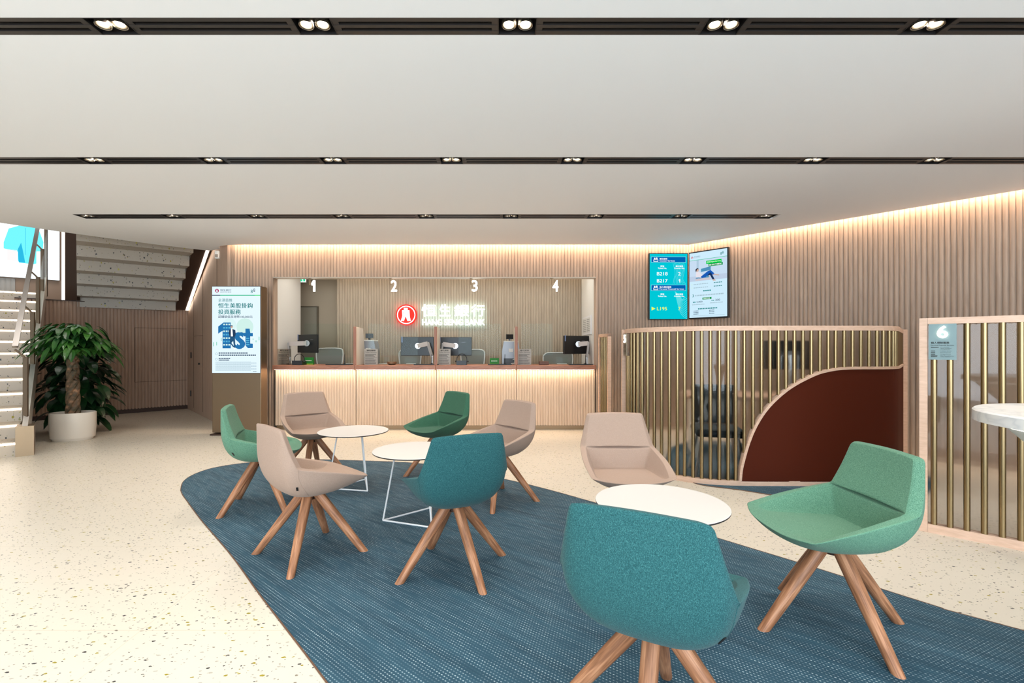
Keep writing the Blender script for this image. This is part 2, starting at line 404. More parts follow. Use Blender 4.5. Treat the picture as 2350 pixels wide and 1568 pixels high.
def rug_mat():
    m, nt, b = new_mat('woven_blue_vinyl'); v = coords(nt, (1, 1, 1), (0, 0, R(40)))
    s = nd(nt, 'ShaderNodeSeparateXYZ'); nt.links.new(v, s.inputs[0]); u, t = s.outputs[0], s.outputs[1]
    base_n = nd(nt, 'ShaderNodeTexNoise'); base_n.inputs['Scale'].default_value = 1
    mp = nd(nt, 'ShaderNodeMapping'); mp.inputs['Scale'].default_value = (1.0, 14, 1); nt.links.new(v, mp.inputs[0]); nt.links.new(mp.outputs[0], base_n.inputs[0])
    base_n.inputs['Detail'].default_value = 4
    col = ramp(nt, base_n.outputs[0], [(.25, S(31, 62, 77)), (.5, S(40, 75, 92)), (.75, S(50, 87, 104))])
    # fine weave: rows across t, stitches along u
    rowf = mathn(nt, 'MULTIPLY', t, 66); stf = mathn(nt, 'MULTIPLY', u, 68)
    rowi = mathn(nt, 'FLOOR', rowf)
    sh = mathn(nt, 'MULTIPLY', mathn(nt, 'MODULO', rowi, 2), .5); st2 = mathn(nt, 'ADD', stf, sh)
    a = mathn(nt, 'LESS_THAN', mathn(nt, 'PINGPONG', mathn(nt, 'ADD', rowf, .5), .5), .15)
    c_ = mathn(nt, 'LESS_THAN', mathn(nt, 'PINGPONG', st2, .5), .24)
    wn = nd(nt, 'ShaderNodeTexWhiteNoise', noise_dimensions='1D'); nt.links.new(rowi, wn.inputs['W'])
    wp = nd(nt, 'ShaderNodeTexNoise'); wp.inputs['Scale'].default_value = 1; mp2 = nd(nt, 'ShaderNodeMapping'); mp2.inputs['Scale'].default_value = (5, 40, 1)
    nt.links.new(v, mp2.inputs[0]); nt.links.new(mp2.outputs[0], wp.inputs[0])
    amt = ramp(nt, wp.outputs[0], [(.34, (.05, .05, .05, 1)), (.66, (.85, .85, .85, 1))])
    cv_ = nd(nt, 'ShaderNodeCombineXYZ'); nt.links.new(mathn(nt, 'FLOOR', st2), cv_.inputs[0]); nt.links.new(rowi, cv_.inputs[1])
    w2 = nd(nt, 'ShaderNodeTexWhiteNoise', noise_dimensions='2D'); nt.links.new(cv_.outputs[0], w2.inputs['Vector'])
    amt = mathn(nt, 'MULTIPLY', amt, mathn(nt, 'ADD', mathn(nt, 'MULTIPLY', w2.outputs[0], .7), .45), True)
    msk = mathn(nt, 'MULTIPLY', mathn(nt, 'MULTIPLY', a, c_), amt)
    col = mix(nt, msk, col, S(184, 200, 204))
    dk = mathn(nt, 'GREATER_THAN', mathn(nt, 'PINGPONG', mathn(nt, 'ADD', rowf, .5), .5), .42)
    col = mix(nt, mathn(nt, 'MULTIPLY', dk, .45), col, S(24, 54, 76))
    nt.links.new(col, b.inputs['Base Color']); b.inputs['Roughness'].default_value = .75; b.inputs['Specular IOR Level'].default_value = .3
    bump(nt, b, mathn(nt, 'PINGPONG', rowf, .5), .3, .002); return m
M_RUG = rug_mat()
M_RUGEDGE = plain('rug_edge_brown', S(96, 66, 46), .7)
def marble():
    m, nt, b = new_mat('white_marble'); v = coords(nt)
    n = nd(nt, 'ShaderNodeTexNoise'); n.inputs['Scale'].default_value = 2.4; n.inputs['Detail'].default_value = 4; n.inputs['Distortion'].default_value = 1.2; nt.links.new(v, n.inputs[0])
    d = mathn(nt, 'ABSOLUTE', mathn(nt, 'SUBTRACT', n.outputs[0], .5))
    c = ramp(nt, d, [(0, S(214, 214, 214)), (.012, S(228, 227, 225)), (.05, S(236, 234, 230))])
    nt.links.new(c, b.inputs['Base Color']); b.inputs['Roughness'].default_value = .25; return m
M_MARBLE = marble()
M_LEAF = None
def leafm(name, a, b_):
    m, nt, b = new_mat(name); v = coords(nt, (1, 1, 1)); n = nd(nt, 'ShaderNodeTexNoise'); n.inputs['Scale'].default_value = 7; nt.links.new(v, n.inputs[0])
    nt.links.new(ramp(nt, n.outputs[0], [(.35, a), (.7, b_)]), b.inputs['Base Color']); b.inputs['Roughness'].default_value = .32; return m
M_LEAF = leafm('glossy_green_leaf', S(24, 70, 28), S(62, 112, 40))
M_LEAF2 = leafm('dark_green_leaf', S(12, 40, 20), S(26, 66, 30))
def barkm():
    m, nt, b = new_mat('braided_bark'); v = coords(nt); n = nd(nt, 'ShaderNodeTexNoise'); n.inputs['Scale'].default_value = 16; n.inputs['Detail'].default_value = 4; nt.links.new(v, n.inputs[0])
    nt.links.new(ramp(nt, n.outputs[0], [(.35, S(66, 62, 44)), (.55, S(110, 84, 60)), (.72, S(170, 126, 92))]), b.inputs['Base Color'])
    b.inputs['Roughness'].default_value = .7; bump(nt, b, n.outputs[0], .5, .01); return m
M_BARK = barkm()
M_SOIL = plain('dark_soil', S(40, 32, 26), .9)

# ------------------------------------------------------------------ room geometry
CEIL = 2.94
def cy_(y): return (CEIL-HC)*FX/(HY-y)
YB = 7.62                                     # back wall plane
OPL, OPR, OPT = -3.62, 1.552, 2.446           # teller opening
YT = 8.93                                     # teller room back wall
A_ = Vector((-6.735, 10.27)); WD = Vector((.682, .731))     # low wall direction (towards A)
Bc = Vector((-4.42, YB))
RD = Vector((2.417, -2.613)).normalized(); RN = Vector((-RD.y, RD.x))
RC = Vector((2.997, 7.51))+RN*.11             # on the right wall
tt = (YB-RC.y)/RD.y; RCOR = RC+RD*tt          # corner of back wall and right wall
REND = RCOR+RD*9.5

bm = BM()                                      # floor
fl = [(-14, -4), (12, -4), (12, 13), (-14, 13)]
prism(bm, fl, -.1, 0)
obj('floor', bm, M_TERR, kind='structure')

# ceiling with three (plus one behind the camera) cut slots
ST = [(.615, .745, -9, 9), (cy_(40.5), cy_(80.5), -9, 9), (cy_(361), cy_(377), -9, 9), (cy_(492), cy_(502), WP(178, 496, 5.88).x, WP(1785, 496, 5.88).x)]
cl = [(-14, -4), (11.6, -4)]
edgeR = [RC-RN*.11+RD*s for s in (8.6, 6, 3, 0)]
cl += [(p.x, p.y) for p in edgeR]
cl += [(2.7, 7.50), (-4.10, 7.50), (-4.30, 7.53), (-4.46, 7.60), (-4.56, 7.70), (-4.60, 7.83)]
cl += [(-4.857, 7.96), (-5.09, 7.79), (-5.45, 7.45), (-5.83, 7.04), (-6.165, 6.665), (-6.507, 6.194), (-7.4, 4.9), (-14, -3)]
bm = BM(); bm.faces.new([bm.verts.new((x, y, CEIL)) for x, y in cl])
for y0, y1, x0, x1 in ST:
    for co, no in (((0, y0, 0), (0, 1, 0)), ((0, y1, 0), (0, 1, 0)), ((x0, 0, 0), (1, 0, 0)), ((x1, 0, 0), (1, 0, 0))):
        bmesh.ops.bisect_plane(bm, geom=list(bm.verts)+list(bm.edges)+list(bm.faces), plane_co=co, plane_no=no)
kill = []
for f in bm.faces:
    c = f.calc_center_median()
    for y0, y1, x0, x1 in ST:
        if y0 < c.y < y1 and x0 < c.x < x1: kill.append(f)
bmesh.ops.delete(bm, geom=list(set(kill)), context='FACES')
r = bmesh.ops.extrude_face_region(bm, geom=list(bm.faces))
for v in [g for g in r['geom'] if isinstance(g, bmesh.types.BMVert)]: v.co.z += .16
obj('ceiling', bm, M_CEIL, kind='structure')
bm = BM(); prism(bm, [(-14, -4), (12, -4), (12, 13), (-14, 13)], 6.0, 6.1); obj('ceiling_upper', bm, M_CEIL, kind='structure')

# back wall (fluted) with teller opening
bm = BM()
def bw(x0, x1, z0, z1): fluted(bm, (x0, YB), (x1, YB), z0, z1, phase=(x0+20) % .05, side=-1)
bw(-4.25, OPL, 0, 3.2); bw(OPR, RCOR.x, 0, 3.2); bw(OPL, OPR, OPT, 3.2)
rc = [(-4.25-.0-.17*math.sin(a), YB+.17-.17*math.cos(a)) for a in [R(12*i) for i in range(0, 5)]]
for p, q in zip(rc, rc[1:]): fluted(bm, q, p, 0, 3.2, per=.05, side=-1, amp=.008)
box(bm, ((OPL+OPR)/2, YB+.075, (OPT+3.2)/2), (OPR-OPL, .14, 3.2-OPT))
box(bm, ((-4.36+OPL)/2, YB+.075+.002, 1.6), (OPL+4.36, .14, 3.2)); box(bm, ((RCOR.x+OPR)/2, YB+.075, 1.6), (RCOR.x-OPR, .14, 3.2))
obj('wall_back', bm, M_FLUTE, kind='structure')
bm = BM(); box(bm, ((OPL+OPR)/2, YB+.07, OPT-.006), (OPR-OPL, .16, .012)); obj('trim_1', bm, plain('pale_lintel', S(226, 214, 198), .4), kind='structure')
# right diagonal wall
bm = BM(); fluted(bm, RCOR, REND, 0, 3.2, side=-1)
p, q = RCOR, REND
prism(bm, [(p.x, p.y+.01), (q.x, q.y+.01), (q.x+.15, q.y+.15), (p.x+.15, p.y+.15)], 0, 3.2)
obj('wall_right', bm, M_FLUTE, kind='structure')
bm = BM(); prism(bm, [(REND.x, REND.y), (REND.x+.15, REND.y), (REND.x+.15, -4), (REND.x, -4)], 0, 3.2); obj('wall_right_front', bm, M_WHITE, kind='structure')
# return wall left of the kiosk (smooth oak panels)
bm = BM(); end = Vector(rc[-1])
d = (A_-end).normalized(); n = Vector((d.y, -d.x))
prism(bm, [(end.x, end.y), (A_.x, A_.y), (A_.x+n.x*.15, A_.y+n.y*.15), (end.x+n.x*.15, end.y+n.y*.15)], 0, 6)
obj('wall_left_return', bm, wood('smooth_oak_panel', S(176, 146, 124), S(192, 164, 142), .5, (3, 3, .3), 9, .6), kind='structure')
bm = BM()
def on_ret(t, z, o=.004): q = end.lerp(A_, t)-n*o; return Vector((q.x, q.y, z))
L_ret = (A_-end).length
def groove(t0, z0, t1, z1, w_=.006):
    a, b = on_ret(t0, z0, .001), on_ret(t1, z1, .001)
    tube(bm, [a, b], 0, flat=(w_, w_))
for t in (.22, .55, .80): groove(t, .08, t, 2.9)
for z in (1.02, 2.0): groove(.02, z, .22, z)
groove(.55, 1.55, .80, 1.55)
obj('trim_2', bm, plain('panel_shadow_gap', S(88, 66, 52), .8), kind='structure')
for t, z, nm in ((.86, 1.16, 'upper'), (.87, .36, 'lower')):
    bm = BM(); cyl(bm, on_ret(t, z-.06, .016), on_ret(t, z+.06, .016), .010); obj('door_hinge', bm, M_BLACK, bpy.data.objects['wall_left_return'])
bm = BM(); cyl(bm, on_ret(.63, 1.0, .002), on_ret(.63, 1.0, .03), .018); obj('door_lock', bm, M_BLACK, bpy.data.objects['wall_left_return'])
# low wall below the upper stair flight
LW0 = A_-WD*2.62; nl = Vector((WD.y, -WD.x))
bm = BM(); fluted(bm, LW0, A_, .08, 2.185, side=-1, per=.055)
prism(bm, [(LW0.x-nl.x*.0, LW0.y), (A_.x, A_.y), (A_.x-nl.x*.12, A_.y-nl.y*.12), (LW0.x-nl.x*.12, LW0.y-nl.y*.12)], 0, 2.185)
obj('wall_left', bm, wood('fluted_oak_dark', S(158, 128, 108), S(176, 146, 124), .6, (3, 3, .25), 9, .6), kind='structure')
bm = BM()
box_p = lambda a, b, o0, o1, z0, z1: prism(bm, [(a.x+nl.x*o0, a.y+nl.y*o0), (b.x+nl.x*o0, b.y+nl.y*o0), (b.x+nl.x*o1, b.y+nl.y*o1), (a.x+nl.x*o1, a.y+nl.y*o1)], z0, z1)
box_p(LW0, A_, 0, .015, 0, .09); obj('baseboard_left', bm, M_BRONZE_D, kind='structure')
bm = BM(); box_p(LW0, A_, -.13, .03, 2.185, 2.20); obj('trim_3', bm, M_BRONZE_D, kind='structure')
# access door in the fluted low wall
bm = BM()
for s0, z0, s1, z1 in ((-.92, .62, -.92, 1.72), (-.92, 1.72, -.02, 1.72), (-.92, .62, -.02, .62)):
    a, b = A_+WD*s0+nl*.022, A_+WD*s1+nl*.022
    tube(bm, [(a.x, a.y, z0), (b.x, b.y, z1)], 0, flat=(.006, .006))
obj('trim_4', bm, plain('panel_shadow_gap2', S(96, 76, 62), .8), kind='structure')
# enclosing walls of the tall stair void
U = Vector((-.66, .751)); V = Vector((.751, .66)); S0 = Vector((-5.80, 5.72))
bm = BM()
ww = S0+U*5.46; a, b = ww-V*4.0, ww+V*.32
prism(bm, [(a.x, a.y), (b.x, b.y), (b.x+U.x*.15, b.y+U.y*.15), (a.x+U.x*.15, a.y+U.y*.15)], 0, 6)
obj('wall_stair_back', bm, plain('stair_wall_plaster', S(176, 150, 130), .7), kind='structure')
bm = BM(); fluted(bm, a, ww-V*.42, 2.3, 2.70, side=-1, per=.075, amp=.016)
obj('wall_stair_panel', bm, plain('pale_fluted_panel', S(196, 192, 186), .6), kind='structure')
bm = BM(); box(bm, (-10.2, 4.5, 3), (.15, 17, 6)); obj('wall_far_left', bm, M_WHITE, kind='structure')
bm = BM(); prism(bm, [(-14, 12.2), (3, 12.2), (3, 12.35), (-14, 12.35)], 0, 6); obj('wall_far_back', bm, M_CREAMW, kind='structure')
bm = BM(); box(bm, (1, 9.9, 4.6), (13, .12, 3.2)); obj('wall_upper', bm, M_CREAMW, kind='structure')
# cove back panel above the gap, and cove light strips
bm = BM(); prism(bm, [(-4.9, 7.45), (RCOR.x+.3, 7.45), (RCOR.x+.3, 8.0), (-4.9, 8.0)], 3.2, 3.24)
a, b = RCOR-RN*.4-RD*.2, REND-RN*.4; prism(bm, [(a.x, a.y), (b.x, b.y), (b.x+RN.x*.5, b.y+RN.y*.5), (a.x+RN.x*.5, a.y+RN.y*.5)], 3.2, 3.24)
obj('ceiling_cove', bm, M_CEIL, kind='structure')
def strip(bm, a, b, z, w_):
    a, b = Vector(a), Vector(b); d = (b-a).normalized(); n = Vector((-d.y, d.x))*w_/2
    q = [(a-n), (b-n), (b+n), (a+n)]; bm.faces.new([bm.verts.new((p.x, p.y, z)) for p in q])
bm = BM(); strip(bm, (-4.5, 7.53), (RCOR.x-.03, 7.53), 3.07, .03)
tag(obj('cove_light', bm, M_COVE), 'warm light strip hidden along the ceiling edge above the counters', 'light strip')
a = RC-RN*.085; bm = BM(); strip(bm, a+RD*.05, a+RD*8.5, 3.07, .03)
tag(obj('cove_light', bm, M_COVE), 'warm light strip hidden along the ceiling edge above the right diagonal wall', 'light strip')

# teller room
bm = BM(); x = OPL
fluted(bm, (-3.05, YT), (OPR+.5, YT), 0, 2.75, side=-1); box(bm, (-.7, YT+.06, 1.4), (4.7, .1, 2.8))
obj('wall_teller_back', bm, M_FLUTE2, kind='structure')
bm = BM(); box(bm, (OPL-.05, (YB+.15+8.67)/2, 1.4), (.1, 8.67-YB-.15, 2.8)); obj('wall_teller_left', bm, M_WHITE, kind='structure')
bm = BM(); box(bm, (OPR+.05, (YB+.15+YT)/2, 1.4), (.1, YT-YB-.15, 2.8)); obj('wall_teller_right', bm, M_WHITE, kind='structure')
bm = BM(); box(bm, (-1.05, (YB+.16+9.35)/2, 2.79), (6.3, 9.35-YB-.16, .06)); obj('ceiling_teller', bm, M_WHITE, kind='structure')
# corridor wall with a door behind the left side of the teller room
yc = 9.35
bm = BM(); box(bm, (-3.6, yc+.05, 1.4), (2.2, .1, 2.8)); obj('wall_teller_corridor', bm, plain('corridor_plaster', S(190, 174, 150), .8), kind='structure')
bm = BM(); box(bm, ((WP(735, 0, yc).x-3.95)/2-.02, yc-.02, 1.06), (-(-3.95)+WP(731, 0, yc).x, .04, 2.12)); obj('door_1', bm, plain('grey_door', S(156, 148, 130), .5), kind='structure')
bm = BM()
xr = WP(731, 0, yc).x
tube(bm, [(xr, yc-.045, 0), (xr, yc-.045, 2.12), (-4.3, yc-.045, 2.12)], 0, flat=(.03, .03)); obj('trim_5', bm, plain('door_frame_bronze', S(110, 98, 78), .5), kind='structure')
area_light('teller_fill_light', (-1.0, YB+.45, 2.74), (0, 0, 0), 4.6, .3, 26, (1, .95, .86))  # unseen fill light added to brighten the teller room
bm = BM(); box(bm, (-1.0, YB+.45, 2.752), (4.6, .3, .012)); tag(obj('added_light_panel', bm, plain('panel_diffuser', S(240, 240, 236), .5)), 'unseen flat light panel added in the ceiling above the teller counters', 'ceiling light')  # panel added out of view to go with the fill light
bm = BM(); strip(bm, (-3.0, YT-.05), (OPR-.02, YT-.05), 2.72, .02)
tag(obj('cove_light', bm, glow('teller_cove', (1, .8, .6, 1), 12)), 'warm light strip at the top of the teller room back wall', 'light strip')

# ------------------------------------------------------------------ ceiling slot units
M_FRAME = plain('diffuser_frame', S(58, 54, 52), .4, .4)
def diffuser(x0, x1, y0, y1, label, grp, nslot=2):
    t = thing('linear_diffuser', label, 'air vent', ((x0+x1)/2, (y0+y1)/2, CEIL), 0, grp)
    L, W_ = x1-x0, y1-y0; bm = BM(); e = .03; mid = W_*.12; sl = (W_-2*W_*.2-mid)/2
    ys = [-W_/2+W_*.1, -mid/2-0, ]
    box(bm, (0, -W_/2+W_*.11, .012), (L, W_*.22, .024)); box(bm, (0, W_/2-W_*.11, .012), (L, W_*.22, .024)); box(bm, (0, 0, .012), (L, W_*.16, .024))
    box(bm, (-L/2+e/2, 0, .013), (e, W_-.002, .022)); box(bm, (L/2-e/2, 0, .013), (e, W_-.002, .022))
    obj('frame', bm, M_FRAME, t)
    bm = BM()
    for s in (-1, 1): box(bm, (0, s*W_*.185, .09), (L-2*e, W_*.16, .10))
    box(bm, (0, 0, .15), (L, W_, .02)); box(bm, (0, -W_/2+.002, .085), (L, .004, .12)); box(bm, (0, W_/2-.002, .085), (L, .004, .12))
    obj('slot', bm, M_DARK, t); return t
def lamp_box(xc, y0, y1, bright, label, grp, wdt=.2):
    yc2 = (y0+y1)/2; W_ = y1-y0
    t = thing('twin_downlight', label, 'downlight', (xc, yc2, CEIL), 0, grp)
    bm = BM(); h = .1
    box(bm, (0, 0, h), (wdt, W_, .01)); box(bm, (-wdt/2+.003, 0, h/2), (.006, W_, h)); box(bm, (wdt/2-.003, 0, h/2), (.006, W_, h))
    box(bm, (0, -W_/2+.003, h/2), (wdt, .006, h)); box(bm, (0, W_/2-.003, h/2), (wdt, .006, h)); obj('housing', bm, M_BLACK, t)
    for s in (-1, 1):
        bm = BM(); cx = s*.042
        lathe(bm, [(.033, .006), (.037, .004), (.037, .04), (.028, .05), (.026, .03), (.031, .008)], 20, (cx, 0, 0), cap=False); l = obj('lamp', bm, plain('lamp_reflector', S(150, 140, 126), .25, .8), t, True)
        bm = BM(); lathe(bm, [(.001, .016), (.016, .018), (.023, .024), (.025, .034)], 16, (cx, 0, 0)); obj('bulb', bm, M_LAMP if bright else glow('dim_bulb', (1, .85, .65, 1), 1.2), l)
    d = bpy.data.lights.new('downlight_beam', 'SPOT'); d.energy = SPOT_W; d.color = SPOT_C; d.spot_size = R(86); d.spot_blend = .6; d.shadow_soft_size = .035
    o = bpy.data.objects.new('downlight_beam', d); o.location = (0, 0, .02); o.parent = t; COL.objects.link(o)
    return t
rows = [([-2.6, -1.55, -.5, .55, 1.6, 2.65], 'behind the photographer', 0, .2),
        ([-3.01, -1.974, -.939, .093, 1.141, 2.185, 3.23], 'nearest ceiling slot', 1, .2),
        ([-4.58, -3.535, -2.493, -1.45, -.415, .643, 1.694, 2.744, 3.806, 4.85], 'middle ceiling slot', 2, .2),
        ([-5.115, -4.049, -3.004, -1.949, -.904, .146, 1.2, 2.263, 3.313], 'farthest ceiling slot', 3, .2)]
ords = ['first', 'second', 'third', 'fourth', 'fifth', 'sixth', 'seventh', 'eighth', 'ninth', 'tenth', 'eleventh', 'twelfth']
for xs, nm, k, wd in rows:
    y0, y1, X0, X1 = ST[k]
    if k == 0:
        for x in xs:
            d = bpy.data.lights.new('downlight_beam', 'SPOT'); d.energy = SPOT_W*.6; d.color = SPOT_C; d.spot_size = R(86); d.spot_blend = .6; d.shadow_soft_size = .035
            for yy in (.68, -1.06):
                o = bpy.data.objects.new('downlight_beam', d); o.location = (x, yy, CEIL-.02); COL.objects.link(o)
        bm = BM(); box(bm, (0, .68, CEIL+.05), (18, .13, .1)); tag(obj('ceiling_slot', bm, M_BLACK), 'black ceiling slot above the photographer', 'ceiling slot')
        continue
    vis = [i for i, x in enumerate(xs) if abs(WP(0, 0, 1).x) >= 0 and -40 < CX+x*FX/((y0+y1)/2) < 2390]
    for i, x in enumerate(xs):
        o_ = (ords[vis.index(i)]+' pair from the stair side') if i in vis else 'beyond the frame'
        lamp_box(x, y0, y1, k in (1, 2), 'twin downlight in the %s, %s' % (nm, o_), 'twin downlights in the '+nm)
        nx = xs[i+1] if i+1 < len(xs) else (None if k == 3 else x+1.05)
        if nx:
            diffuser(x+wd/2, nx-wd/2, y0+.001, y1-.001, 'black slotted air vent in the %s, %s' % (nm, ('right of the '+ords[vis.index(i)]+' lamp pair') if i in vis else 'past the frame'), 'slotted air vents in the '+nm)
    if k != 3: diffuser(xs[0]-.95, xs[0]-wd/2, y0+.001, y1-.001, 'black slotted air vent in the %s, left end' % nm, 'slotted air vents in the '+nm)
# close the slot tops
bm = BM()
for y0, y1, x0, x1 in ST[1:]: box(bm, ((x0+x1)/2, (y0+y1)/2, CEIL+.17), (x1-x0, y1-y0, .01))
obj('ceiling_slot_cover', bm, M_DARK, kind='structure')

# ------------------------------------------------------------------ rugs
def rug(pts, label, sm=True):
    P = catmull([Vector((p.x, p.y, 0)) for p in pts], 5) if sm else pts
    t = thing('rug', label, 'rug', (P[0].x, P[0].y, 0))
    P = [p-P[0] for p in P[:-1]]
    bm = BM(); prism(bm, [(p.x, p.y) for p in P], 0, .0045); obj('pile', bm, M_RUG, t)
    bm = BM(); tube(bm, [(p.x, p.y, .003) for p in P], .0042, 4, True); obj('edge_trim', bm, M_RUGEDGE, t)
far = [FP(*p) for p in ((414.6, 1126), (421, 1106), (445, 1090), (490, 1075), (560, 1064), (640, 1058), (740, 1056), (840, 1059), (940, 1063), (1040, 1075), (1158, 1101), (1215, 1114), (1280, 1131), (1340, 1148), (1440, 1176), (1560, 1210), (1700, 1253), (1880, 1308), (2140, 1391), (2350, 1450))]
near = [Vector((4.2, .6, 0)), Vector((4.0, -.6, 0)), Vector((1.3, -.35, 0)), Vector((.75, .25, 0)), Vector((.20, .866, 0)), Vector((-.20, 1.315, 0))]+[FP(*p) for p in ((750, 1568), (700, 1501), (660.7, 1450), (594.6, 1364), (528.6, 1273), (462, 1195), (430, 1152), (419.6, 1137.5), (414.6, 1126))]
rug(far+near, 'large curved blue woven rug under the lounge chairs')

# ------------------------------------------------------------------ lounge chairs
def subsurf(o, lv=2):
    md = o.modifiers.new('round', 'SUBSURF'); md.levels = lv; md.render_levels = lv
def set_crease(bm, edges, val):
    ly = bm.edges.layers.float.get('crease_edge') or bm.edges.layers.float.new('crease_edge')
    for e in edges: e[ly] = max(e[ly], val)
def shell_mesh():
    bm = BM(); D = {}; bm.edges.layers.float.new('crease_edge')
    pts = dict(
        R0=(-.270, 0, .836), R1=(-.258, .203, .828), R2=(-.228, .232, .71), R3=(-.190, .262, .602), R4=(.05, .288, .548), R5=(.258, .268, .490), R6=(.308, .155, .474), R7=(.312, 0, .472),
        U0=(-.288, 0, .64), U1=(-.276, .165, .64), U2=(-.250, .225, .585), U3=(-.195, .250, .520), U4=(.04, .268, .485), U5=(.215, .222, .445), U6=(.275, .14, .438), U7=(.292, 0, .436),
        V0=(-.250, 0, .470), V1=(-.235, .145, .465), V2=(-.20, .185, .450), V3=(-.12, .215, .435), V4=(.03, .215, .420), V5=(.15, .165, .408), V6=(.20, .10, .405), V7=(.215, 0, .404),
        W0=(-.14, 0, .388), W1=(-.125, .085, .388), W2=(-.10, .115, .386), W3=(-.05, .125, .383), W4=(.02, .12, .381), W5=(.075, .09, .380), W6=(.10, .05, .380), W7=(.11, 0, .380),
        N0=(-.236, 0, .832), N1=(-.224, .182, .822), N2=(-.195, .205, .71), N3=(-.150, .226, .602), N4=(.06, .252, .545), N5=(.222, .228, .486), N6=(.265, .13, .470), N7=(.272, 0, .468),
        M0=(-.212, 0, .71), C0=(-.166, 0, .606), CG=(-.190, 0, .597), CL=(-.172, 0, .588), M3=(-.163, .13, .606), MG=(-.186, .13, .597), ML=(-.168, .13, .588), G0=(-.150, 0, .456), G1=(-.135, .178, .456), G2=(.06, .210, .456), G3=(.19, .205, .464), T0=(.05, 0, .474), T1=(.19, 0, .478), Z=(0, 0, .376))
    for k, (x, y, z) in pts.items():
        D[k] = bm.verts.new((x, y, z)); D['-'+k] = D[k] if y == 0 else bm.verts.new((x, -y, z))
    reg = [0]
    def F(*ks):
        a = [D[k] for k in ks]; bm.faces.new(a).material_index = reg[0]
        b = [D['-'+k] for k in ks][::-1]
        bm.faces.new(b).material_index = reg[0]
    for i in range(7):
        for a, b in (('R', 'U'), ('U', 'V'), ('V', 'W')): F(a+str(i), b+str(i), b+str(i+1), a+str(i+1))
        F('R%d' % i, 'R%d' % (i+1), 'N%d' % (i+1), 'N%d' % i)
    F('Z', 'W2', 'W1', 'W0'); F('Z', 'W4', 'W3', 'W2'); F('Z', 'W6', 'W5', 'W4'); F('Z', 'W7', 'W6')
    reg[0] = 1; F('N0', 'N1', 'N2', 'M0'); F('M0', 'N2', 'N3', 'M3', 'C0'); F('C0', 'M3', 'MG', 'CG'); F('M3', 'N3', 'MG'); reg[0] = 2; F('CG', 'MG', 'ML', 'CL'); F('MG', 'N3', 'ML'); F('CL', 'ML', 'G1', 'G0'); F('ML', 'N3', 'G1'); F('N3', 'N4', 'G2', 'G1'); F('N4', 'N5', 'G3', 'G2')
    reg[0] = 3; F('G0', 'G1', 'G2', 'T0'); F('T0', 'G2', 'G3', 'T1'); F('T1', 'G3', 'N6', 'N7'); F('G3', 'N5', 'N6')
    def E(a, b, v):
        for s in ('', '-'):
            e = bm.edges.get((D[s+a], D[s+b]))
            if e: set_crease(bm, [e], v)
    for i in range(7): E('R%d' % i, 'R%d' % (i+1), .68); E('N%d' % i, 'N%d' % (i+1), .72)
    for a, b, v in (('C0', 'M3', 1), ('M3', 'N3', 1), ('CG', 'MG', 1), ('MG', 'N3', 1), ('CL', 'ML', 1), ('ML', 'N3', 1), ('N3', 'G1', .8), ('G0', 'G1', .9), ('G1', 'G2', .9), ('G2', 'G3', .8), ('G3', 'N5', .6), ('R3', 'N3', .6), ('R1', 'N1', .5), ('R1', 'U1', .15), ('R5', 'U5', .45), ('R5', 'N5', .6), ('R4', 'R5', .8), ('R1', 'R2', .8), ('R0', 'R1', .8)): E(a, b, v)
    return bm
def pad(outline, nrm_off, th, ncen):
    """puffed pad: outline = list of (x,y,z) half (y>=0) from centre front to centre back; mirrored"""
    bm = BM(); full = [Vector(p) for p in outline]+[Vector((p[0], -p[1], p[2])) for p in outline[::-1] if abs(p[1]) > 1e-6]
    n = Vector(nrm_off).normalized(); c = sum(full, Vector())/len(full)
    lo = [bm.verts.new(p-n*th) for p in full]; mi = [bm.verts.new(p) for p in full]
    i1 = [bm.verts.new(c+(p-c)*.90+n*ncen*.7) for p in full]; i2 = [bm.verts.new(c+(p-c)*.5+n*ncen) for p in full]; cc = bm.verts.new(c+n*ncen*1.05)
    N = len(full)
    for A, B in ((lo, mi), (mi, i1), (i1, i2)):
        for k in range(N): bm.faces.new((A[k], A[(k+1) % N], B[(k+1) % N], B[k]))
    for k in range(N): bm.faces.new((i2[k], i2[(k+1) % N], cc))
    bm.faces.new(lo[::-1]); return bm
def leg_obj(parent, ang, mat, r=.335, ztop=.392):
    f = Vector((r*math.cos(ang), r*math.sin(ang), 0)); t = Vector((.035*math.cos(ang), .035*math.sin(ang), ztop))
    ax = (t-f).normalized(); a = Vector((-math.sin(ang), math.cos(ang), 0)); b = ax.cross(a)
    M = frame_M(f, a, b, ax); Mi = M.inverted(); L = (t-f).length; bm = BM(); rings = []
    n = 16
    for h in (0, .08, .3, .6, .85, 1):
        R_ = .021+.0085*min(1, h*1.3) if h < .85 else .029
        ring = []
        for k in range(n):
            th = 2*math.pi*k/n; q = abs(math.cos(th))**1.0; rr = R_*(1+.07*abs(math.sin(2*th)))
            p = Vector((rr*math.cos(th), rr*math.sin(th)*1.0, L*h))
            if h == 0:
                w_ = M @ p; k_ = w_.z/ax.z; w_ = w_-ax*k_; p = Mi @ w_
            elif h == 1:
                w_ = M @ p; k_ = (w_.z-ztop)/ax.z; w_ = w_-ax*k_; p = Mi @ w_
            ring.append(bm.verts.new(p))
        rings.append(ring)
    for A, B in zip(rings, rings[1:]):
        for k in range(n): bm.faces.new((A[k], A[(k+1) % n], B[(k+1) % n], B[k]))
    bm.faces.new(rings[0][::-1]); bm.faces.new(rings[-1])
    o = obj('leg', bm, mat, parent, True); o.matrix_local = M
    return o
SHELL = {}
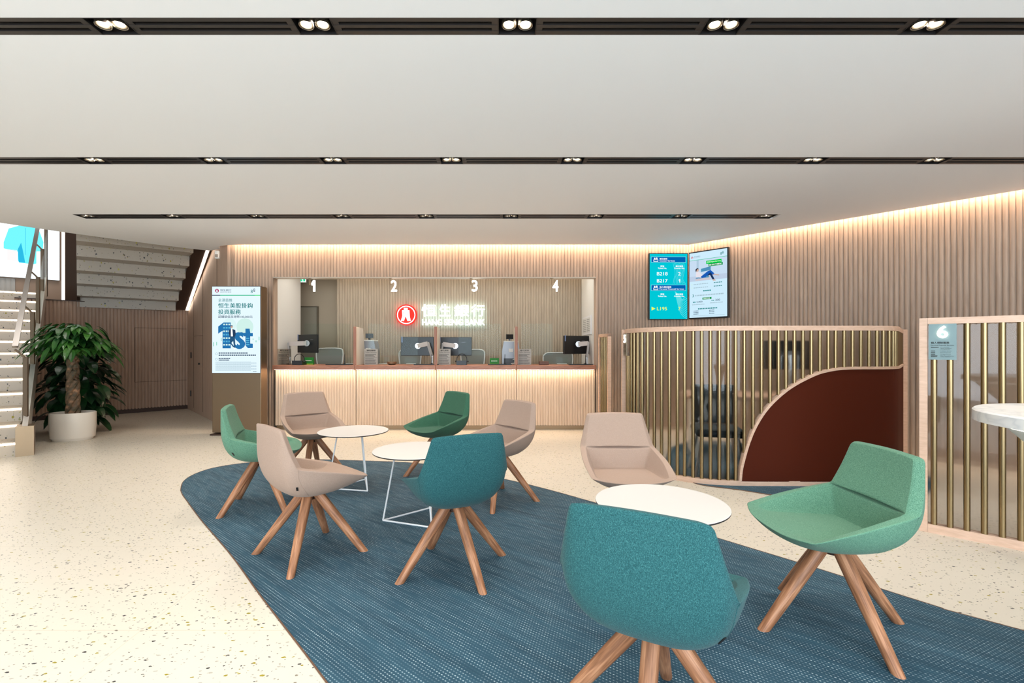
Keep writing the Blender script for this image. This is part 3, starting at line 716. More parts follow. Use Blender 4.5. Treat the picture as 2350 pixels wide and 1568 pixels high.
def chair(x, y, face, legang, fab, label, group):
    t = thing('lounge_chair', label, 'chair', (x, y, .0048), 0, group)
    fr = R(face)
    if fab.name not in SHELL:
        tmp = obj('shell_source', shell_mesh(), [fab]*4, None); subsurf(tmp, 3)
        dg = bpy.context.evaluated_depsgraph_get(); dg.update(); full = bpy.data.meshes.new_from_object(tmp.evaluated_get(dg)); bpy.data.objects.remove(tmp)
        parts_ = []
        for mi_, nm_ in enumerate(('shell', 'backrest', 'arm_lining', 'seat')):
            bm = BM(); bm.from_mesh(full); bmesh.ops.delete(bm, geom=[f for f in bm.faces if f.material_index != mi_], context='FACES')
            for f in bm.faces: f.material_index = 0
            q = obj(nm_, bm, fab, t, rc=False); q.data.shade_smooth(); parts_.append(q)
        from mathutils.bvhtree import BVHTree
        bt = BVHTree.FromPolygons([v.co for v in parts_[0].data.vertices], [p.vertices for p in parts_[0].data.polygons])
        for sd in (1, -1):
            ctl = [Vector((x_, y_*sd, z_)) for x_, y_, z_ in ((-.186, .264, .592), (-.178, .258, .55), (-.160, .250, .50), (-.12, .222, .435), (-.08, .17, .40))]; sp_ = []
            for p_ in catmull(ctl, 6):
                h_ = bt.find_nearest(p_); sp_.append(h_[0]+h_[1]*.0004)
            bm = BM(); tube(bm, sp_, .0013, 6); parts_.append(obj('seam', bm, fab, t, True))
        bm = BM(); rbox(bm, (0, 0, 0), (.012, .003, .030), .001); tg = obj('fabric_tag', bm, M_BLK, t); tg['label'] = 'small black fabric tag'
        vbest = min(parts_[0].data.vertices, key=lambda v: (v.co-Vector((-.17, -.222, .475))).length); tg['at'] = [c for c in (vbest.co+vbest.normal*.002)]; tg['nm'] = [c for c in vbest.normal]
        SHELL[fab.name] = tuple(parts_)+(tg,)
    else:
        new = []
        for q in SHELL[fab.name]:
            c = q.copy(); COL.objects.link(c); c.parent = t; new.append(c)
    for c in t.children:
        c.matrix_parent_inverse = Matrix.Identity(4)
        c.rotation_euler.z = fr
        if c.name.startswith('fabric_tag'):
            l = Vector(c['at']); c.location = Matrix.Rotation(fr, 4, 'Z') @ l; 
            yn = -Vector(c['nm']); zn = (Vector((0, 0, 1))-yn*yn.z).normalized(); xn = yn.cross(zn)
            c.rotation_euler = (Matrix.Rotation(fr, 3, 'Z') @ Matrix((xn, yn, zn)).transposed()).to_euler()
        else: c.location = (0, 0, 0)
    bm = BM(); cyl(bm, (0, 0, .340), (0, 0, .382), .03, .034, 16); box(bm, (0, 0, .383), (.13, .13, .008), Matrix.Rotation(R(legang+45), 4, 'Z')); obj('hub', bm, M_BRONZE_D, t)
    for k in range(4): leg_obj(t, R(legang+90*k), M_LEG)
    return t
G1 = 'lounge chairs around the round tables'
chair(-1.96, 3.915, 20, -32, F_GREEN, 'green upholstered lounge chair nearest the potted tree, at the rug corner', G1)
chair(-1.91, 4.855, 309, 10, F_BEIGE, 'beige lounge chair nearest the kiosk, facing the small white table', G1)
chair(-.63, 4.93, 222, 20, F_DGREEN, 'dark green lounge chair with its back to the counters', G1)
chair(-.01, 4.07, 220, -7, F_BEIGE, 'beige lounge chair partly behind the teal one, back to the counters', G1)
chair(-1.20, 3.02, 45, 3.6, F_BEIGE, 'beige lounge chair seen from behind near the rug\'s left edge', G1)
chair(-.265, 2.80, 113, 32.2, F_COOL_LIT, 'smaller-looking teal lounge chair seen from behind, mid rug', G1)
chair(.838, 3.19, 270, 15, F_BEIGE, 'beige lounge chair facing the camera in front of the curved booth', G1)
chair(.515, 1.575, 61, 64, F_COOL_LIT, 'large foreground teal lounge chair with its back to the camera', G1)
chair(1.553, 2.217, 180, 5, F_GREEN, 'bright green lounge chair beside the nearest white table, facing left', G1)

# ------------------------------------------------------------------ coffee tables
def coffee(cx, cy2, tri, label):
    t = thing('coffee_table', label, 'table', (cx, cy2, .0048), 0, 'round white coffee tables')
    zt = .525; r = .32
    bm = BM(); lathe(bm, [(r-.004, zt-.010), (r, zt-.007), (r, zt-.001), (r-.002, zt)], 64); o = obj('table_top', bm, [plain('white_laminate', S(218, 214, 209), .5), plain('black_edge', S(30, 28, 28), .5)], t)
    for p in o.data.polygons:
        if abs(p.normal.z) < .8 or p.normal.z < -.5: p.material_index = 1
    P = [Vector((a-cx, b-cy2, .005)) for a, b in tri]
    for i in range(3):
        a, b = P[i], P[(i+1) % 3]
        bm = BM(); tube(bm, [a, b], .0065, 8); obj('base_rail', bm, M_WIRE, t, True)
        q = Vector((a.x*.62, a.y*.62, zt-.012)); bm = BM(); tube(bm, [a, q], .0065, 8); obj('leg', bm, M_WIRE, t, True)
    bm = BM(); tube(bm, [(p.x*.62, p.y*.62, zt-.014) for p in P], .006, 6, True); obj('top_rail', bm, M_WIRE, t, True)
coffee(-1.363, 4.453, [(-1.19, 4.3), (-1.317, 4.68), (-1.58, 4.38)], 'round white coffee table farthest from the camera, by the counters')
coffee(-.634, 3.61, [(-.87, 3.565), (-.484, 3.423), (-.55, 3.85)], 'middle round white coffee table partly behind the teal chair')
coffee(.81, 2.38, [(.62, 2.25), (.98, 2.28), (.80, 2.62)], 'nearest round white coffee table, behind the foreground teal chair')

# ------------------------------------------------------------------ teller counters
YF = 7.53
cxs = [WP(p, 0, YF).x for p in (626, 814, 999.5, 1185, 1367)]
nums = ['1', '2', '3', '4']; wher = ['leftmost, under hanging number 1', 'under hanging number 2', 'under hanging number 3', 'rightmost, under hanging number 4']
for i in range(4):
    x0, x1 = cxs[i]+.0015, cxs[i+1]-.0015; xc = (x0+x1)/2; L = x1-x0
    t = thing('teller_counter', 'fluted pale wood teller counter with reddish top, %s' % wher[i], 'counter', (xc, YF, 0), 0, 'teller counters in the row')
    y2 = .0
    bm = BM(); fluted(bm, (-L/2, .085), (L/2, .085), .07, .96, side=-1, per=.043, amp=.022, phase=0)
    box(bm, (0, .34, .51), (L, .50, .89)); obj('fluted_front', bm, M_FRONT, t)
    bm = BM(); box(bm, (0, .34, .035), (L-.03, .50, .07)); obj('kick_plate', bm, M_BRONZE, t)
    bm = BM(); rbox(bm, (0, .31, 1.0), (L, .66, .07), .004); obj('worktop', bm, M_TOP, t)
    bm = BM(); bm.faces.new([bm.verts.new(p) for p in ((-L/2+.02, -.005, .9635), (L/2-.02, -.005, .9635), (L/2-.02, .020, .9635), (-L/2+.02, .020, .9635))]); obj('light_strip', bm, M_LEDC, t)
for i in range(1, 4):
    x = cxs[i]
    t = thing('counter_divider', 'upright privacy fin with wood edge and pale side between counters %d and %d' % (i, i+1), 'divider', (x, YF, 1.035), 0, 'privacy fins on the counters')
    bm = BM(); prof = [(0, 0), (.53, 0), (.47, .25), (.38, .60), (.02, .61), (0, .60)]
    prism(bm, prof, -.02, .02, Matrix(((0, 0, 1, 0), (1, 0, 0, .02), (0, 1, 0, 0), (0, 0, 0, 1)))); obj('panel', bm, plain('pale_divider_side', S(206, 200, 188), .5), t)
    bm = BM(); rbox(bm, (0, .008, .305), (.044, .022, .612), .006); obj('wood_edge', bm, wood('red_oak_edge', S(150, 98, 76), S(176, 122, 98), .45, (4, 4, .4), 9), t)
# hanging numbers
for i, px in enumerate((719.5, 904.5, 1089.5, 1274.5)):
    y = YB+.05; c = WP(px, 655, y); t = thing('hanging_number', 'glowing white number %s hanging below the lintel' % nums[i], 'number sign', (c.x, y, OPT), 0, 'glowing counter numbers')
    bm = BM(); cyl(bm, (-.06, 0, -.12), (-.06, 0, 0), .010); cyl(bm, (-.06, 0, -.014), (-.06, 0, 0), .03); box(bm, (-.03, .0, -.10), (.06, .012, .012)); obj('bracket', bm, M_BRONZE, t)
    bm = BM(); wd = .055 if i == 0 else .088
    text3d(bm, nums[i], frame_M((-wd/2+.0, .0, -.225), (1, 0, 0), (0, 0, 1), (0, -1, 0)), wd, .178, .02, .025); obj('numeral', bm, M_SIGNN, t)

# bank sign on the teller room back wall
k_ = YT/FX
t = thing('bank_emblem', 'round red glowing emblem with white coin symbol beside the bank name', 'sign', WP(932.2, 722.9, YT-.10))
def disc(bm, r, y0, y1, n=48): cyl(bm, (0, y0, 0), (0, y1, 0), r, r, n)
bm = BM(); disc(bm, .195, .0, .035); obj('disc', bm, M_SIGNR, t)
cv = Canvas((-.195, -.001, -.195), (1, 0, 0), (0, 0, 1), 257, 263, 687, 693, .39, .39, (0, -1, 0))
cv.ring(472, 478, 170, 187, M_SIGNW, 1, 40)
cv.poly([(425, 335), (500, 335), (502, 385), (424, 385)], M_SIGNW); cv.poly([(388, 385), (538, 385), (545, 520), (567, 602), (500, 604), (462, 502), (425, 604), (365, 602), (392, 500)], M_SIGNW, 2)
for u, v in ((462, 378), (420, 430), (503, 436), (462, 458), (420, 458), (500, 478), (420, 512)): cv.circle(u, v, 8, M_SIGNR, 3, 10)
cv.done('symbol', t)
area_light('emblem_halo', WP(932.2, 722.9, YT-.09), (R(90), 0, 0), .40, .40, .9, (1, .1, .08))
t = thing('bank_name_sign', 'white glowing wall lettering reading the bank name in Chinese and English', 'sign', WP(968.5, 746.5, YT-.08))
for ch, u0, u1, v0, v1 in (('恒', 800, 1085, 268, 515), ('生', 1165, 1385, 268, 505), ('銀', 1462, 1765, 272, 515), ('行', 1818, 2088, 272, 510)):
    x0 = (u0-800)/9.04*k_; z0 = (692-v1)/9.04*k_; bm = BM()
    text3d(bm, ch, frame_M((x0, 0, z0), (1, 0, 0), (0, 0, 1), (0, -1, 0)), (u1-u0)/9.04*k_, (v1-v0)/9.04*k_, .02, .035); cyl(bm, (x0+(u1-u0)/18.08*k_, .0, z0+.1), (x0+(u1-u0)/18.08*k_, .062, z0+.1), .006); obj('character', bm, M_SIGNW, t)
for wrd, u0, u1 in (('HANG', 808, 1208), ('SENG', 1256, 1643), ('BANK', 1690, 2088)):
    bm = BM(); text3d(bm, wrd, frame_M(((u0-800)/9.04*k_, 0, 0), (1, 0, 0), (0, 0, 1), (0, -1, 0)), (u1-u0)/9.04*k_, 120/9.04*k_, .02, .06); cyl(bm, (((u0+u1)/2-800)/9.04*k_, 0, .05), (((u0+u1)/2-800)/9.04*k_, .062, .05), .006); obj('word', bm, M_SIGNW, t)
area_light('letter_halo', WP(1040, 722, YT-.075), (R(90), 0, 0), 1.2, .42, 1.5, (.30, .85, 1))

# ------------------------------------------------------------------ counter equipment
ZC = 1.036
def P3(px, py, d): return WP(px, py, d)
def monitor(x0, x1, y0, y1, d, rot, arm_to, label, tagside=True):
    """monitor seen from behind, on a jointed arm; arm_to = px position of the base on the counter"""
    c = WP((x0+x1)/2, (y0+y1)/2, d); h = (y1-y0)*d/FX; w_ = .56
    t = thing('computer_monitor', label, 'monitor', (c.x, c.y, ZC), 0, 'black monitors on the counters')
    bm = BM(); rbox(bm, (0, 0, c.z-ZC), (w_, .035, h), .006, Matrix.Rotation(R(rot), 4, 'Z')); obj('screen', bm, M_BLK, t)
    bm = BM(); box(bm, (w_*.25, -.019, c.z-ZC+h*.22), (.07, .002, .008), Matrix.Rotation(R(rot), 4, 'Z')); obj('badge', bm, plain('badge_grey', S(120, 122, 126), .5), t)
    bm = BM(); box(bm, (-w_/2+.02, -.019, c.z-ZC+h*.36), (.02, .002, .10), Matrix.Rotation(R(rot), 4, 'Z')); obj('sticker', bm, plain('sticker_blue', S(130, 150, 190), .5), t)
    a = WP(arm_to[0], arm_to[1], d-.12); b = WP(arm_to[2], arm_to[3], d-.12); base = Vector((b.x+(arm_to[4] if len(arm_to) > 4 else .1), d-.12, ZC))
    loc = Vector((c.x, c.y, ZC))
    bm = BM(); cyl(bm, a-loc+Vector((0, .05, 0)), a-loc+Vector((0, .10, 0)), .05, .05, 20); obj('mount_plate', bm, M_CHROME, t, True)
    bm = BM(); rp = [a-loc+Vector((0, .04, 0)), b-loc+Vector((0, .02, 0))]; tube(bm, rp, 0, flat=(.035, .075)); obj('upper_arm', bm, plain('arm_beige', S(206, 194, 184), .4), t)
    bm = BM(); tube(bm, [b-loc+Vector((0, .02, .02)), base-loc+Vector((0, 0, .12))], 0, flat=(.03, .045)); obj('lower_arm', bm, plain('arm_grey', S(176, 172, 168), .4), t)
    bm = BM(); cyl(bm, base-loc, base-loc+Vector((0, 0, .14)), .018); cyl(bm, base-loc, base-loc+Vector((0, 0, .012)), .055); obj('arm_base', bm, M_CHROME, t)
monitor(679, 734, 768, 810, 8.06, -35, (701, 788, 661, 789, .03), 'black computer monitor nearest the hanging number 1')
monitor(922, 994, 773.5, 816.5, 8.1, 0, (958, 794, 981, 789, .08), 'black computer monitor just left of the middle fin, at counter 2')
monitor(1011, 1079, 774, 816.5, 8.1, 0, (1044, 794, 1016, 790, -.02), 'black computer monitor just right of the middle fin, at counter 3')
monitor(1294, 1352, 771, 812.5, 8.06, 32, (1329, 790, 1351, 788, -.03), 'black computer monitor at the right end of the row, counter 4')
def office_chair(x0, x1, y0, label, d=8.68):
    xc = (x0+x1)/2; c = WP(xc, y0, d); w_ = (x1-x0)*d/FX; t = thing('office_chair', label, 'office chair', (c.x, c.y, 0), 0, 'mesh office chairs behind the counters')
    ht = c.z; hh = .50
    loop = [(-w_/2+.07, 0, ht), (w_/2-.07, 0, ht), (w_/2, 0, ht-.07), (w_/2-.02, 0, ht-.3), (w_/2-.08, 0, ht-hh), (-w_/2+.08, 0, ht-hh), (-w_/2+.02, 0, ht-.3), (-w_/2, 0, ht-.07)]
    lp = catmull([Vector(p) for p in loop+loop[:1]], 5)[:-1]
    bm = BM(); tube(bm, lp, .012, 6, True); obj('back_frame', bm, plain('pale_frame', S(208, 210, 206), .4), t, True)
    bm = BM(); prism(bm, [(p.x, p.z) for p in lp], -.003, .003, Matrix(((1, 0, 0, 0), (0, 0, 1, 0), (0, 1, 0, 0), (0, 0, 0, 1)))); obj('backrest', bm, plain('grey_mesh', S(128, 130, 122), .8), t)
    bm = BM(); rbox(bm, (0, -.24, .47), (w_*.95, .46, .07), .02); obj('seat', bm, plain('grey_seat', S(96, 98, 96), .9), t)
    bm = BM(); cyl(bm, (0, -.22, .08), (0, -.22, .44), .025); obj('gas_lift', bm, M_CHROME, t)
    bm = BM()
    for k in range(5):
        a = R(72*k); tube(bm, [(0, -.22, .09), (.27*math.cos(a), -.22+.27*math.sin(a), .06)], .016, 6); cyl(bm, (.27*math.cos(a), -.22+.27*math.sin(a), 0), (.27*math.cos(a), -.22+.27*math.sin(a), .05), .022)
    obj('star_base', bm, M_BLK, t)
office_chair(726, 787, 800, 'grey mesh office chair behind the counter 1 monitor')
office_chair(916, 966, 802, 'grey mesh office chair mostly behind the counter 2 monitor')
office_chair(1058, 1112, 803, 'grey mesh office chair right of the counter 3 monitor')
office_chair(1247, 1314, 810, 'grey mesh office chair behind counter 4, left of its monitor')
# cash machines
def cash_machine(x0, x1, y0, d, label):
    c0, c1 = WP(x0, y0, d), WP(x1, y0, d); w_ = c1.x-c0.x; h = c0.z-ZC
    t = thing('cash_counting_machine', label, 'machine', ((c0.x+c1.x)/2, d, ZC), 0, 'silver machines on the counters')
    bm = BM(); prism(bm, [(-w_/2, 0), (w_/2, 0), (w_/2, h*.6), (w_/2-.03, h), (-w_/2+.03, h), (-w_/2, h*.6)], -.14, .14, Matrix(((1, 0, 0, 0), (0, 0, 1, 0), (0, 1, 0, 0), (0, 0, 0, 1)))); obj('body', bm, plain('silver_plastic', S(142, 144, 148), .35, .3), t)
    bm = BM(); rbox(bm, (0, 0, h+.006), (w_-.05, .27, .022), .006); obj('lid', bm, plain('pale_lid', S(214, 212, 204), .4), t)
    bm = BM(); box(bm, (0, -.142, h*.14), (w_*.8, .006, h*.24)); obj('rear_panel', bm, M_BLK, t)
    bm = BM(); tube(bm, catmull([Vector((w_*.1, -.15, h*.2)), Vector((w_*.35, -.17, h*.26)), Vector((w_*.3, -.17, .03)), Vector((0, -.17, .012))], 5), .006, 6); obj('cable', bm, M_WHITE, t)
    bm = BM(); box(bm, (0, -.144, h*.62), (.075, .003, .06)); obj('label_sticker', bm, M_WHITE, t)
    bm = BM(); rbox(bm, (-.02, 0, h+.09), (.13, .02, .08), .004, Matrix.Rotation(R(20), 4, 'Z')); box(bm, (-.02, 0, h+.035), (.03, .03, .05)); obj('display_head', bm, M_BLK, t)
cash_machine(834, 867, 783, 8.15, 'silver cash counting machine beside the left fin, counter 2')
cash_machine(1152, 1192, 785, 8.12, 'silver cash counting machine behind the right fin, counter 3')
# acrylic notices
M_ACR = thin_glass('notice_acrylic', (.80, .78, .74, 1), .3)
M_PRINT = plain('black_print', S(34, 32, 32), .6)
def notice(x0, x1, d, label):
    c0, c1 = WP(x0, 801, d), WP(x1, 801, d); w_ = c1.x-c0.x; h = c0.z-ZC
    t = thing('acrylic_notice', label, 'notice', ((c0.x+c1.x)/2, d, ZC), 0, 'printed notices on the counters')
    bm = BM(); box(bm, (0, 0, h/2), (w_, .005, h)); box(bm, (0, .03, .003), (w_, .06, .005)); obj('acrylic_stand', bm, plain('notice_sheet', S(168, 160, 148), .4) if x0 > 700 else M_ACR, t)
    cv = Canvas((-w_/2, -.004, 0), (1, 0, 0), (0, 0, 1), 0, 0, 100, 125, w_, h, (0, -1, 0))
    cv.text('櫃位服務', 18, 6, 84, 18, M_PRINT, 1, .02); cv.text('Teller Services', 8, 22, 92, 28, M_PRINT, 1)
    cv.rect(5, 32, 95, 33, M_PRINT)
    for r_, (v, n_) in enumerate(((41, 9), (50, 7), (58, 8), (76, 7), (85, 9), (94, 8), (103, 9), (112, 9))): cv.dashes(8, v, 8+n_*9, v+3.5, M_PRINT, n_, .8)
    cv.rect(5, 67, 95, 68, M_PRINT); cv.done('printed_text', t)
notice(637, 668, 7.69, 'printed acrylic notice at the left end of counter 1')
notice(836, 867, 7.69, 'printed notice in front of the left cash machine, counter 2')
notice(1006, 1034, 7.69, 'printed notice just right of the middle fin, counter 3')
notice(1188, 1219, 7.69, 'printed notice just right of the right fin, counter 4')
def green_sign(x0, x1, y0, d, label):
    c0, c1 = WP(x0, y0, d), WP(x1, y0, d); w_ = c1.x-c0.x; h = c0.z-ZC
    t = thing('green_desk_sign', label, 'desk sign', ((c0.x+c1.x)/2, d, ZC), 0, 'small green desk signs')
    bm = BM(); prism(bm, [(-.03, 0), (.03, 0), (.006, h), (-.006, h)], -w_/2, w_/2, Matrix(((0, 0, 1, 0), (1, 0, 0, 0), (0, 1, 0, 0), (0, 0, 0, 1)))); obj('tent_card', bm, plain('green_card', S(14, 120, 24), .5), t)
    cv = Canvas((-w_/2, -.034, 0), (1, 0, 0), Vector((0, .024, h)).normalized(), 0, 0, 100, 60, w_, h, (0, -1, 0)); cv.rect(2, 52, 98, 58, plain('yellow_green', S(170, 206, 40), .5)); cv.dashes(16, 22, 84, 30, plain('pale_print', S(210, 226, 200), .5), 6, .8); cv.done('printed_text', t)
green_sign(698, 720, 820.5, 7.8, 'small green tent sign next to the headset, counter 1')
green_sign(1124, 1145, 822, 7.8, 'small green tent sign left of the cash machine, counter 3')
def bowl(px, d, square, label):
    c = WP(px, 835, d); t = thing('coin_tray', label, 'tray', (c.x, d, ZC), 0, 'small bronze trays on the counters')
    bm = BM()
    if square: rbox(bm, (0, 0, .028), (.15, .13, .056), .006)
    else: lathe(bm, [(.05, 0), (.075, .02), (.08, .05), (.07, .05), (.05, .02)], 28)
    obj('tray', bm, plain('walnut_tray', S(106, 70, 52), .5) if square else M_BRONZE, t, not square)
bowl(899.5, 7.7, False, 'small round bronze tray on counter 2'); bowl(1248, 7.7, True, 'small square brown tray on counter 4')
# headset, phones, keyboards
def headset(px, d, label):
    c = WP(px, 835, d); t = thing('telephone', label, 'telephone', (c.x, d, ZC), 0, 'telephones on the counters')
    bm = BM(); prism(bm, [(-.09, 0), (.09, 0), (.09, .03), (-.09, .07)], -.08, .08, Matrix(((0, 0, 1, 0), (1, 0, 0, 0), (0, 1, 0, 0), (0, 0, 0, 1)))); obj('base', bm, M_BLK, t)
    bm = BM(); tube(bm, catmull([Vector(p) for p in ((-.08, 0, .05), (-.075, 0, .12), (-.03, 0, .17), (.03, 0, .17), (.075, 0, .12), (.08, 0, .05))], 5), .006, 6); obj('headband', bm, M_BLK, t)
    bm = BM()
    for s in (-1, 1): lathe(bm, [(.01, 0), (.03, .004), (.03, .02), (.01, .024)], 16, (s*.08, 0, .045))
    obj('ear_cushion', bm, M_BLK, t)
headset(687, 7.66, 'black telephone with a headset on counter 1'); headset(1060, 7.66, 'black telephone with headset below the counter 3 monitor')
for px, lb in ((779, 'counter 1'), (979, 'counter 2 beneath the monitor'), (1147, 'counter 3 beside the green sign'), (1332, 'counter 4 beneath the monitor')):
    c = WP(px, 836, 7.64); t = thing('signature_pad', 'flat black tray pad with thin upright pen on '+lb, 'pad', (c.x, 7.64, ZC), 0, 'black pads on the counters')
    bm = BM(); rbox(bm, (0, 0, .006), (.38, .2, .012), .003); obj('pad', bm, M_BLK, t)
    bm = BM(); cyl(bm, (.08, 0, .01), (.083, 0, .17), .006, .004, 8); cyl(bm, (.08, 0, .01), (.08, 0, .03), .014); obj('pen', bm, M_BLK, t)
# glass screens above the counters
for i, (a, b) in enumerate(((697, 803), (845, 959), (1052, 1150), (1196, 1268))):
    d = 7.78; c0, c1 = WP(a, 0, d), WP(b, 0, d); w_ = c1.x-c0.x
    t = thing('glass_screen', 'clear protective screen standing on counter %d' % (i+1), 'glass screen', ((c0.x+c1.x)/2, d, ZC), 0, 'clear screens on the counters')
    bm = BM(); box(bm, (0, 0, .62/2+.10), (w_, .008, .52)); obj('pane', bm, M_GLASS, t)
    bm = BM()
    for s in (-1, 1): box(bm, (s*(w_/2-.02), 0, .05), (.006, .06, .10))
    obj('foot', bm, M_GLASS, t)
# slip holders
for px, lb in ((880, 'counter 2'), (943, 'counter 2 beside the monitor'), (1290, 'counter 4'), (812-8, 'counter 1')):
    c = WP(px, 822, 7.9); t = thing('slip_holder', 'small clear acrylic slip holder on '+lb, 'slip holder', (c.x, 7.9, ZC), 0, 'acrylic slip holders')
    bm = BM(); box(bm, (0, 0, .06), (.2, .004, .12)); box(bm, (0, .03, .004), (.2, .06, .006)); obj('acrylic', bm, M_GLASS, t)
    bm = BM(); box(bm, (0, .02, .01), (.16, .03, .012)); obj('paper_slips', bm, M_WHITE, t)
# framed notice on the right side wall
t = thing('framed_notice', 'two-sheet notice in a pale frame on the teller room side wall', 'framed notice', (OPR-.002, 8.25, 1.68))
bm = BM(); yy0 = 1.552*FX/(1357-CX)
yA, yB_ = 1.552*FX/(1358-CX), 1.552*FX/(1339-CX); cY = (yA+yB_)/2; t.location = (OPR-.002, cY, 1.70)
bm = BM(); box(bm, (-.008, 0, 0), (.016, yB_-yA, .32)); obj('frame', bm, M_WIRE, t)
cv = Canvas((-.0175, (yB_-yA)/2, -.16), (0, -1, 0), (0, 0, 1), 0, 0, 100, 60, yB_-yA, .32, (-1, 0, 0)); cv.rect(6, 6, 48, 54, plain('paper_white', S(222, 222, 216), .6)); cv.rect(52, 6, 94, 54, plain('paper_white', S(222, 222, 216), .6))
for u in (10, 56):
    for r_ in range(7): cv.dashes(u, 11+r_*6, u+34, 13+r_*6, plain('grey_print', S(130, 130, 130), .6), 5, .85)
cv.done('sheets', t)
# exit sign in the corridor, motion sensor
t = thing('exit_sign', 'small green exit sign at the top of the corridor', 'exit sign', WP(694, 641, 9.2)+Vector((0, 0, -.02)))
bm = BM(); box(bm, (0, 0, 0), (.16, .03, .09)); box(bm, (0, 0, .075), (.02, .02, .12)); obj('housing', bm, M_WHITE, t)
cv = Canvas((-.075, -.016, -.04), (1, 0, 0), (0, 0, 1), 0, 0, 100, 50, .15, .08, (0, -1, 0)); cv.rect(0, 0, 100, 50, glow('exit_white', (.8, 1, .9, 1), 1)); cv.poly([(20, 10), (45, 10), (60, 40), (30, 40)], glow('exit_green', (.02, .55, .25, 1), 1), 2); cv.rect(65, 10, 90, 40, glow('exit_green', (.02, .55, .25, 1), 1), 2); cv.done('pictogram', t)
t = thing('motion_sensor', 'small white sensor high on the wall corner above the kiosk', 'sensor', WP(499, 585, 7.72))
bm = BM(); rbox(bm, (0, 0, 0), (.07, .05, .13), .012); obj('housing', bm, M_WHITE, t)
bm = BM(); rbox(bm, (0, -.028, -.02), (.045, .01, .05), .004); obj('lens', bm, plain('sensor_lens', S(150, 140, 130), .3), t)

# ------------------------------------------------------------------ kiosk
YK = 7.1
k0, k1 = WP(486.5, 0, YK).x, WP(598.5, 0, YK).x; kw = k1-k0; kh = 2.235
t = thing('advertising_kiosk', 'tall bronze freestanding kiosk with a bright advertising screen', 'kiosk', ((k0+k1)/2, YK, 0))
bm = BM(); rbox(bm, (0, .10, kh/2+.02), (kw, .19, kh-.04), .006); obj('body', bm, plain('kiosk_bronze', S(132, 112, 90), .34, .9), t)
bm = BM(); box(bm, (0, .10, .01), (kw+.04, .24, .02)); obj('base_plate', bm, M_BRONZE_D, t)
sz0 = HC-(856-HY)*YK/FX; sz1 = HC-(658-HY)*YK/FX
bm = BM(); box(bm, (0, .0, (sz0+sz1)/2), (kw-.008, .012, sz1-sz0+.006)); obj('screen_bezel', bm, plain('blue_black_bezel', S(40, 62, 96), .3), t)
E = lambda n_, c, s=1.0: glow('screen_'+n_, c, s*.8)
W1 = E('white', (.78, .93, 1, 1), 1.0); TEAL = E('teal', (.0, .20, .20, 1)); GRN = E('green', (.0, .5, .25, 1)); NAVY = E('navy', (.02, .05, .11, 1)); PBL = E('photo_blue', (.02, .17, .42, 1)); PBL2 = E('photo_light_blue', (.10, .45, .68, 1))
GREY = E('grey', (.36, .5, .58, 1)); PALE = E('pale_green', (.62, .86, .80, 1)); MAG = E('magenta', (.40, .01, .10, 1)); SKIN = E('skin', (.62, .42, .34, 1)); WW = E('pure_white', (1, 1, 1, 1), 1.1)
cv = Canvas((-kw/2+.006, -.0065, sz0), (1, 0, 0), (0, 0, 1), 58, 98, 838, 1496, kw-.012, sz1-sz0, (0, -1, 0))
cv.rect(58, 98, 838, 1496, W1, 0)
cv.rect(58, 234, 190, 246, NAVY); cv.rect(190, 234, 750, 246, GRN); cv.rect(750, 234, 838, 246, E('lime', (.05, .75, .2, 1)))
cv.circle(137, 167, 31, MAG); cv.poly([(132, 146), (142, 146), (156, 190), (144, 190), (137, 170), (130, 190), (118, 190)], W1, 2)
cv.text('恒生銀行', 190, 142, 370, 172, NAVY, 2, .01); cv.text('HANG SENG BANK', 190, 180, 370, 193, NAVY, 2, .02)
cv.text('8', 686, 150, 718, 206, TEAL, 2, .0); cv.text('8', 728, 130, 758, 184, NAVY, 2, .0)
cv.text('全港首推', 158, 292, 386, 346, TEAL, 2, .0); cv.text('恒生美股掛鈎', 158, 364, 716, 446, TEAL, 2, .03); cv.text('投資服務', 158, 468, 524, 548, TEAL, 2, .03)
cv.text('認購額低至港幣100,000元', 158, 566, 716, 610, NAVY, 2, .015)
cv.circle(590, 750, 138, PALE, 1); cv.circle(340, 720, 110, E('paler', (.70, .90, .90, 1)), 1)
cv.poly([(158, 745), (245, 680), (362, 680), (362, 1098), (228, 1098), (228, 815), (158, 860)], PBL, 3)
cv.text('s', 440, 838, 572, 1098, PBL, 3, .07); cv.poly([(600, 780), (668, 780), (678, 850), (720, 850), (720, 905), (678, 905), (678, 1020), (720, 1025), (720, 1092), (640, 1095), (600, 1050), (600, 905), (576, 905), (576, 848), (600, 848)], PBL, 3)
for k in range(7):
    v = 700+k*55
    for j in range(3): cv.rect(240+j*42, v, 268+j*42, v+24, PBL2 if k % 2 else PALE, 4)
for k in range(4): cv.rect(612, 930+k*34, 664, 944+k*34, PBL2, 4)
cv.circle(376, 752, 20, SKIN, 5); cv.poly([(358, 742), (362, 728), (390, 726), (397, 742), (376, 738)], NAVY, 6)                 # man leaning on the numeral
cv.poly([(366, 782), (388, 782), (392, 905), (360, 905)], WW, 5)
cv.poly([(366, 785), (338, 800), (334, 860), (346, 915), (364, 905)], NAVY, 6); cv.poly([(388, 785), (436, 800), (444, 860), (436, 905), (400, 915), (396, 860)], NAVY, 6)
cv.poly([(352, 905), (430, 905), (438, 1090), (418, 1092), (402, 980), (372, 1010), (420, 1070), (404, 1082), (346, 1010)], E('suit_blue', (.02, .09, .2, 1)), 5); cv.poly([(412, 1090), (434, 1090), (430, 1120), (414, 1112)], WW, 6)
for u, v0, v1 in ((82, 1000, 1065), (132, 995, 1052), (207, 930, 980), (722, 940, 965), (772, 970, 1000), (822, 910, 970)): cv.rect(u-4, v0, u+4, v1, GRN, 2)
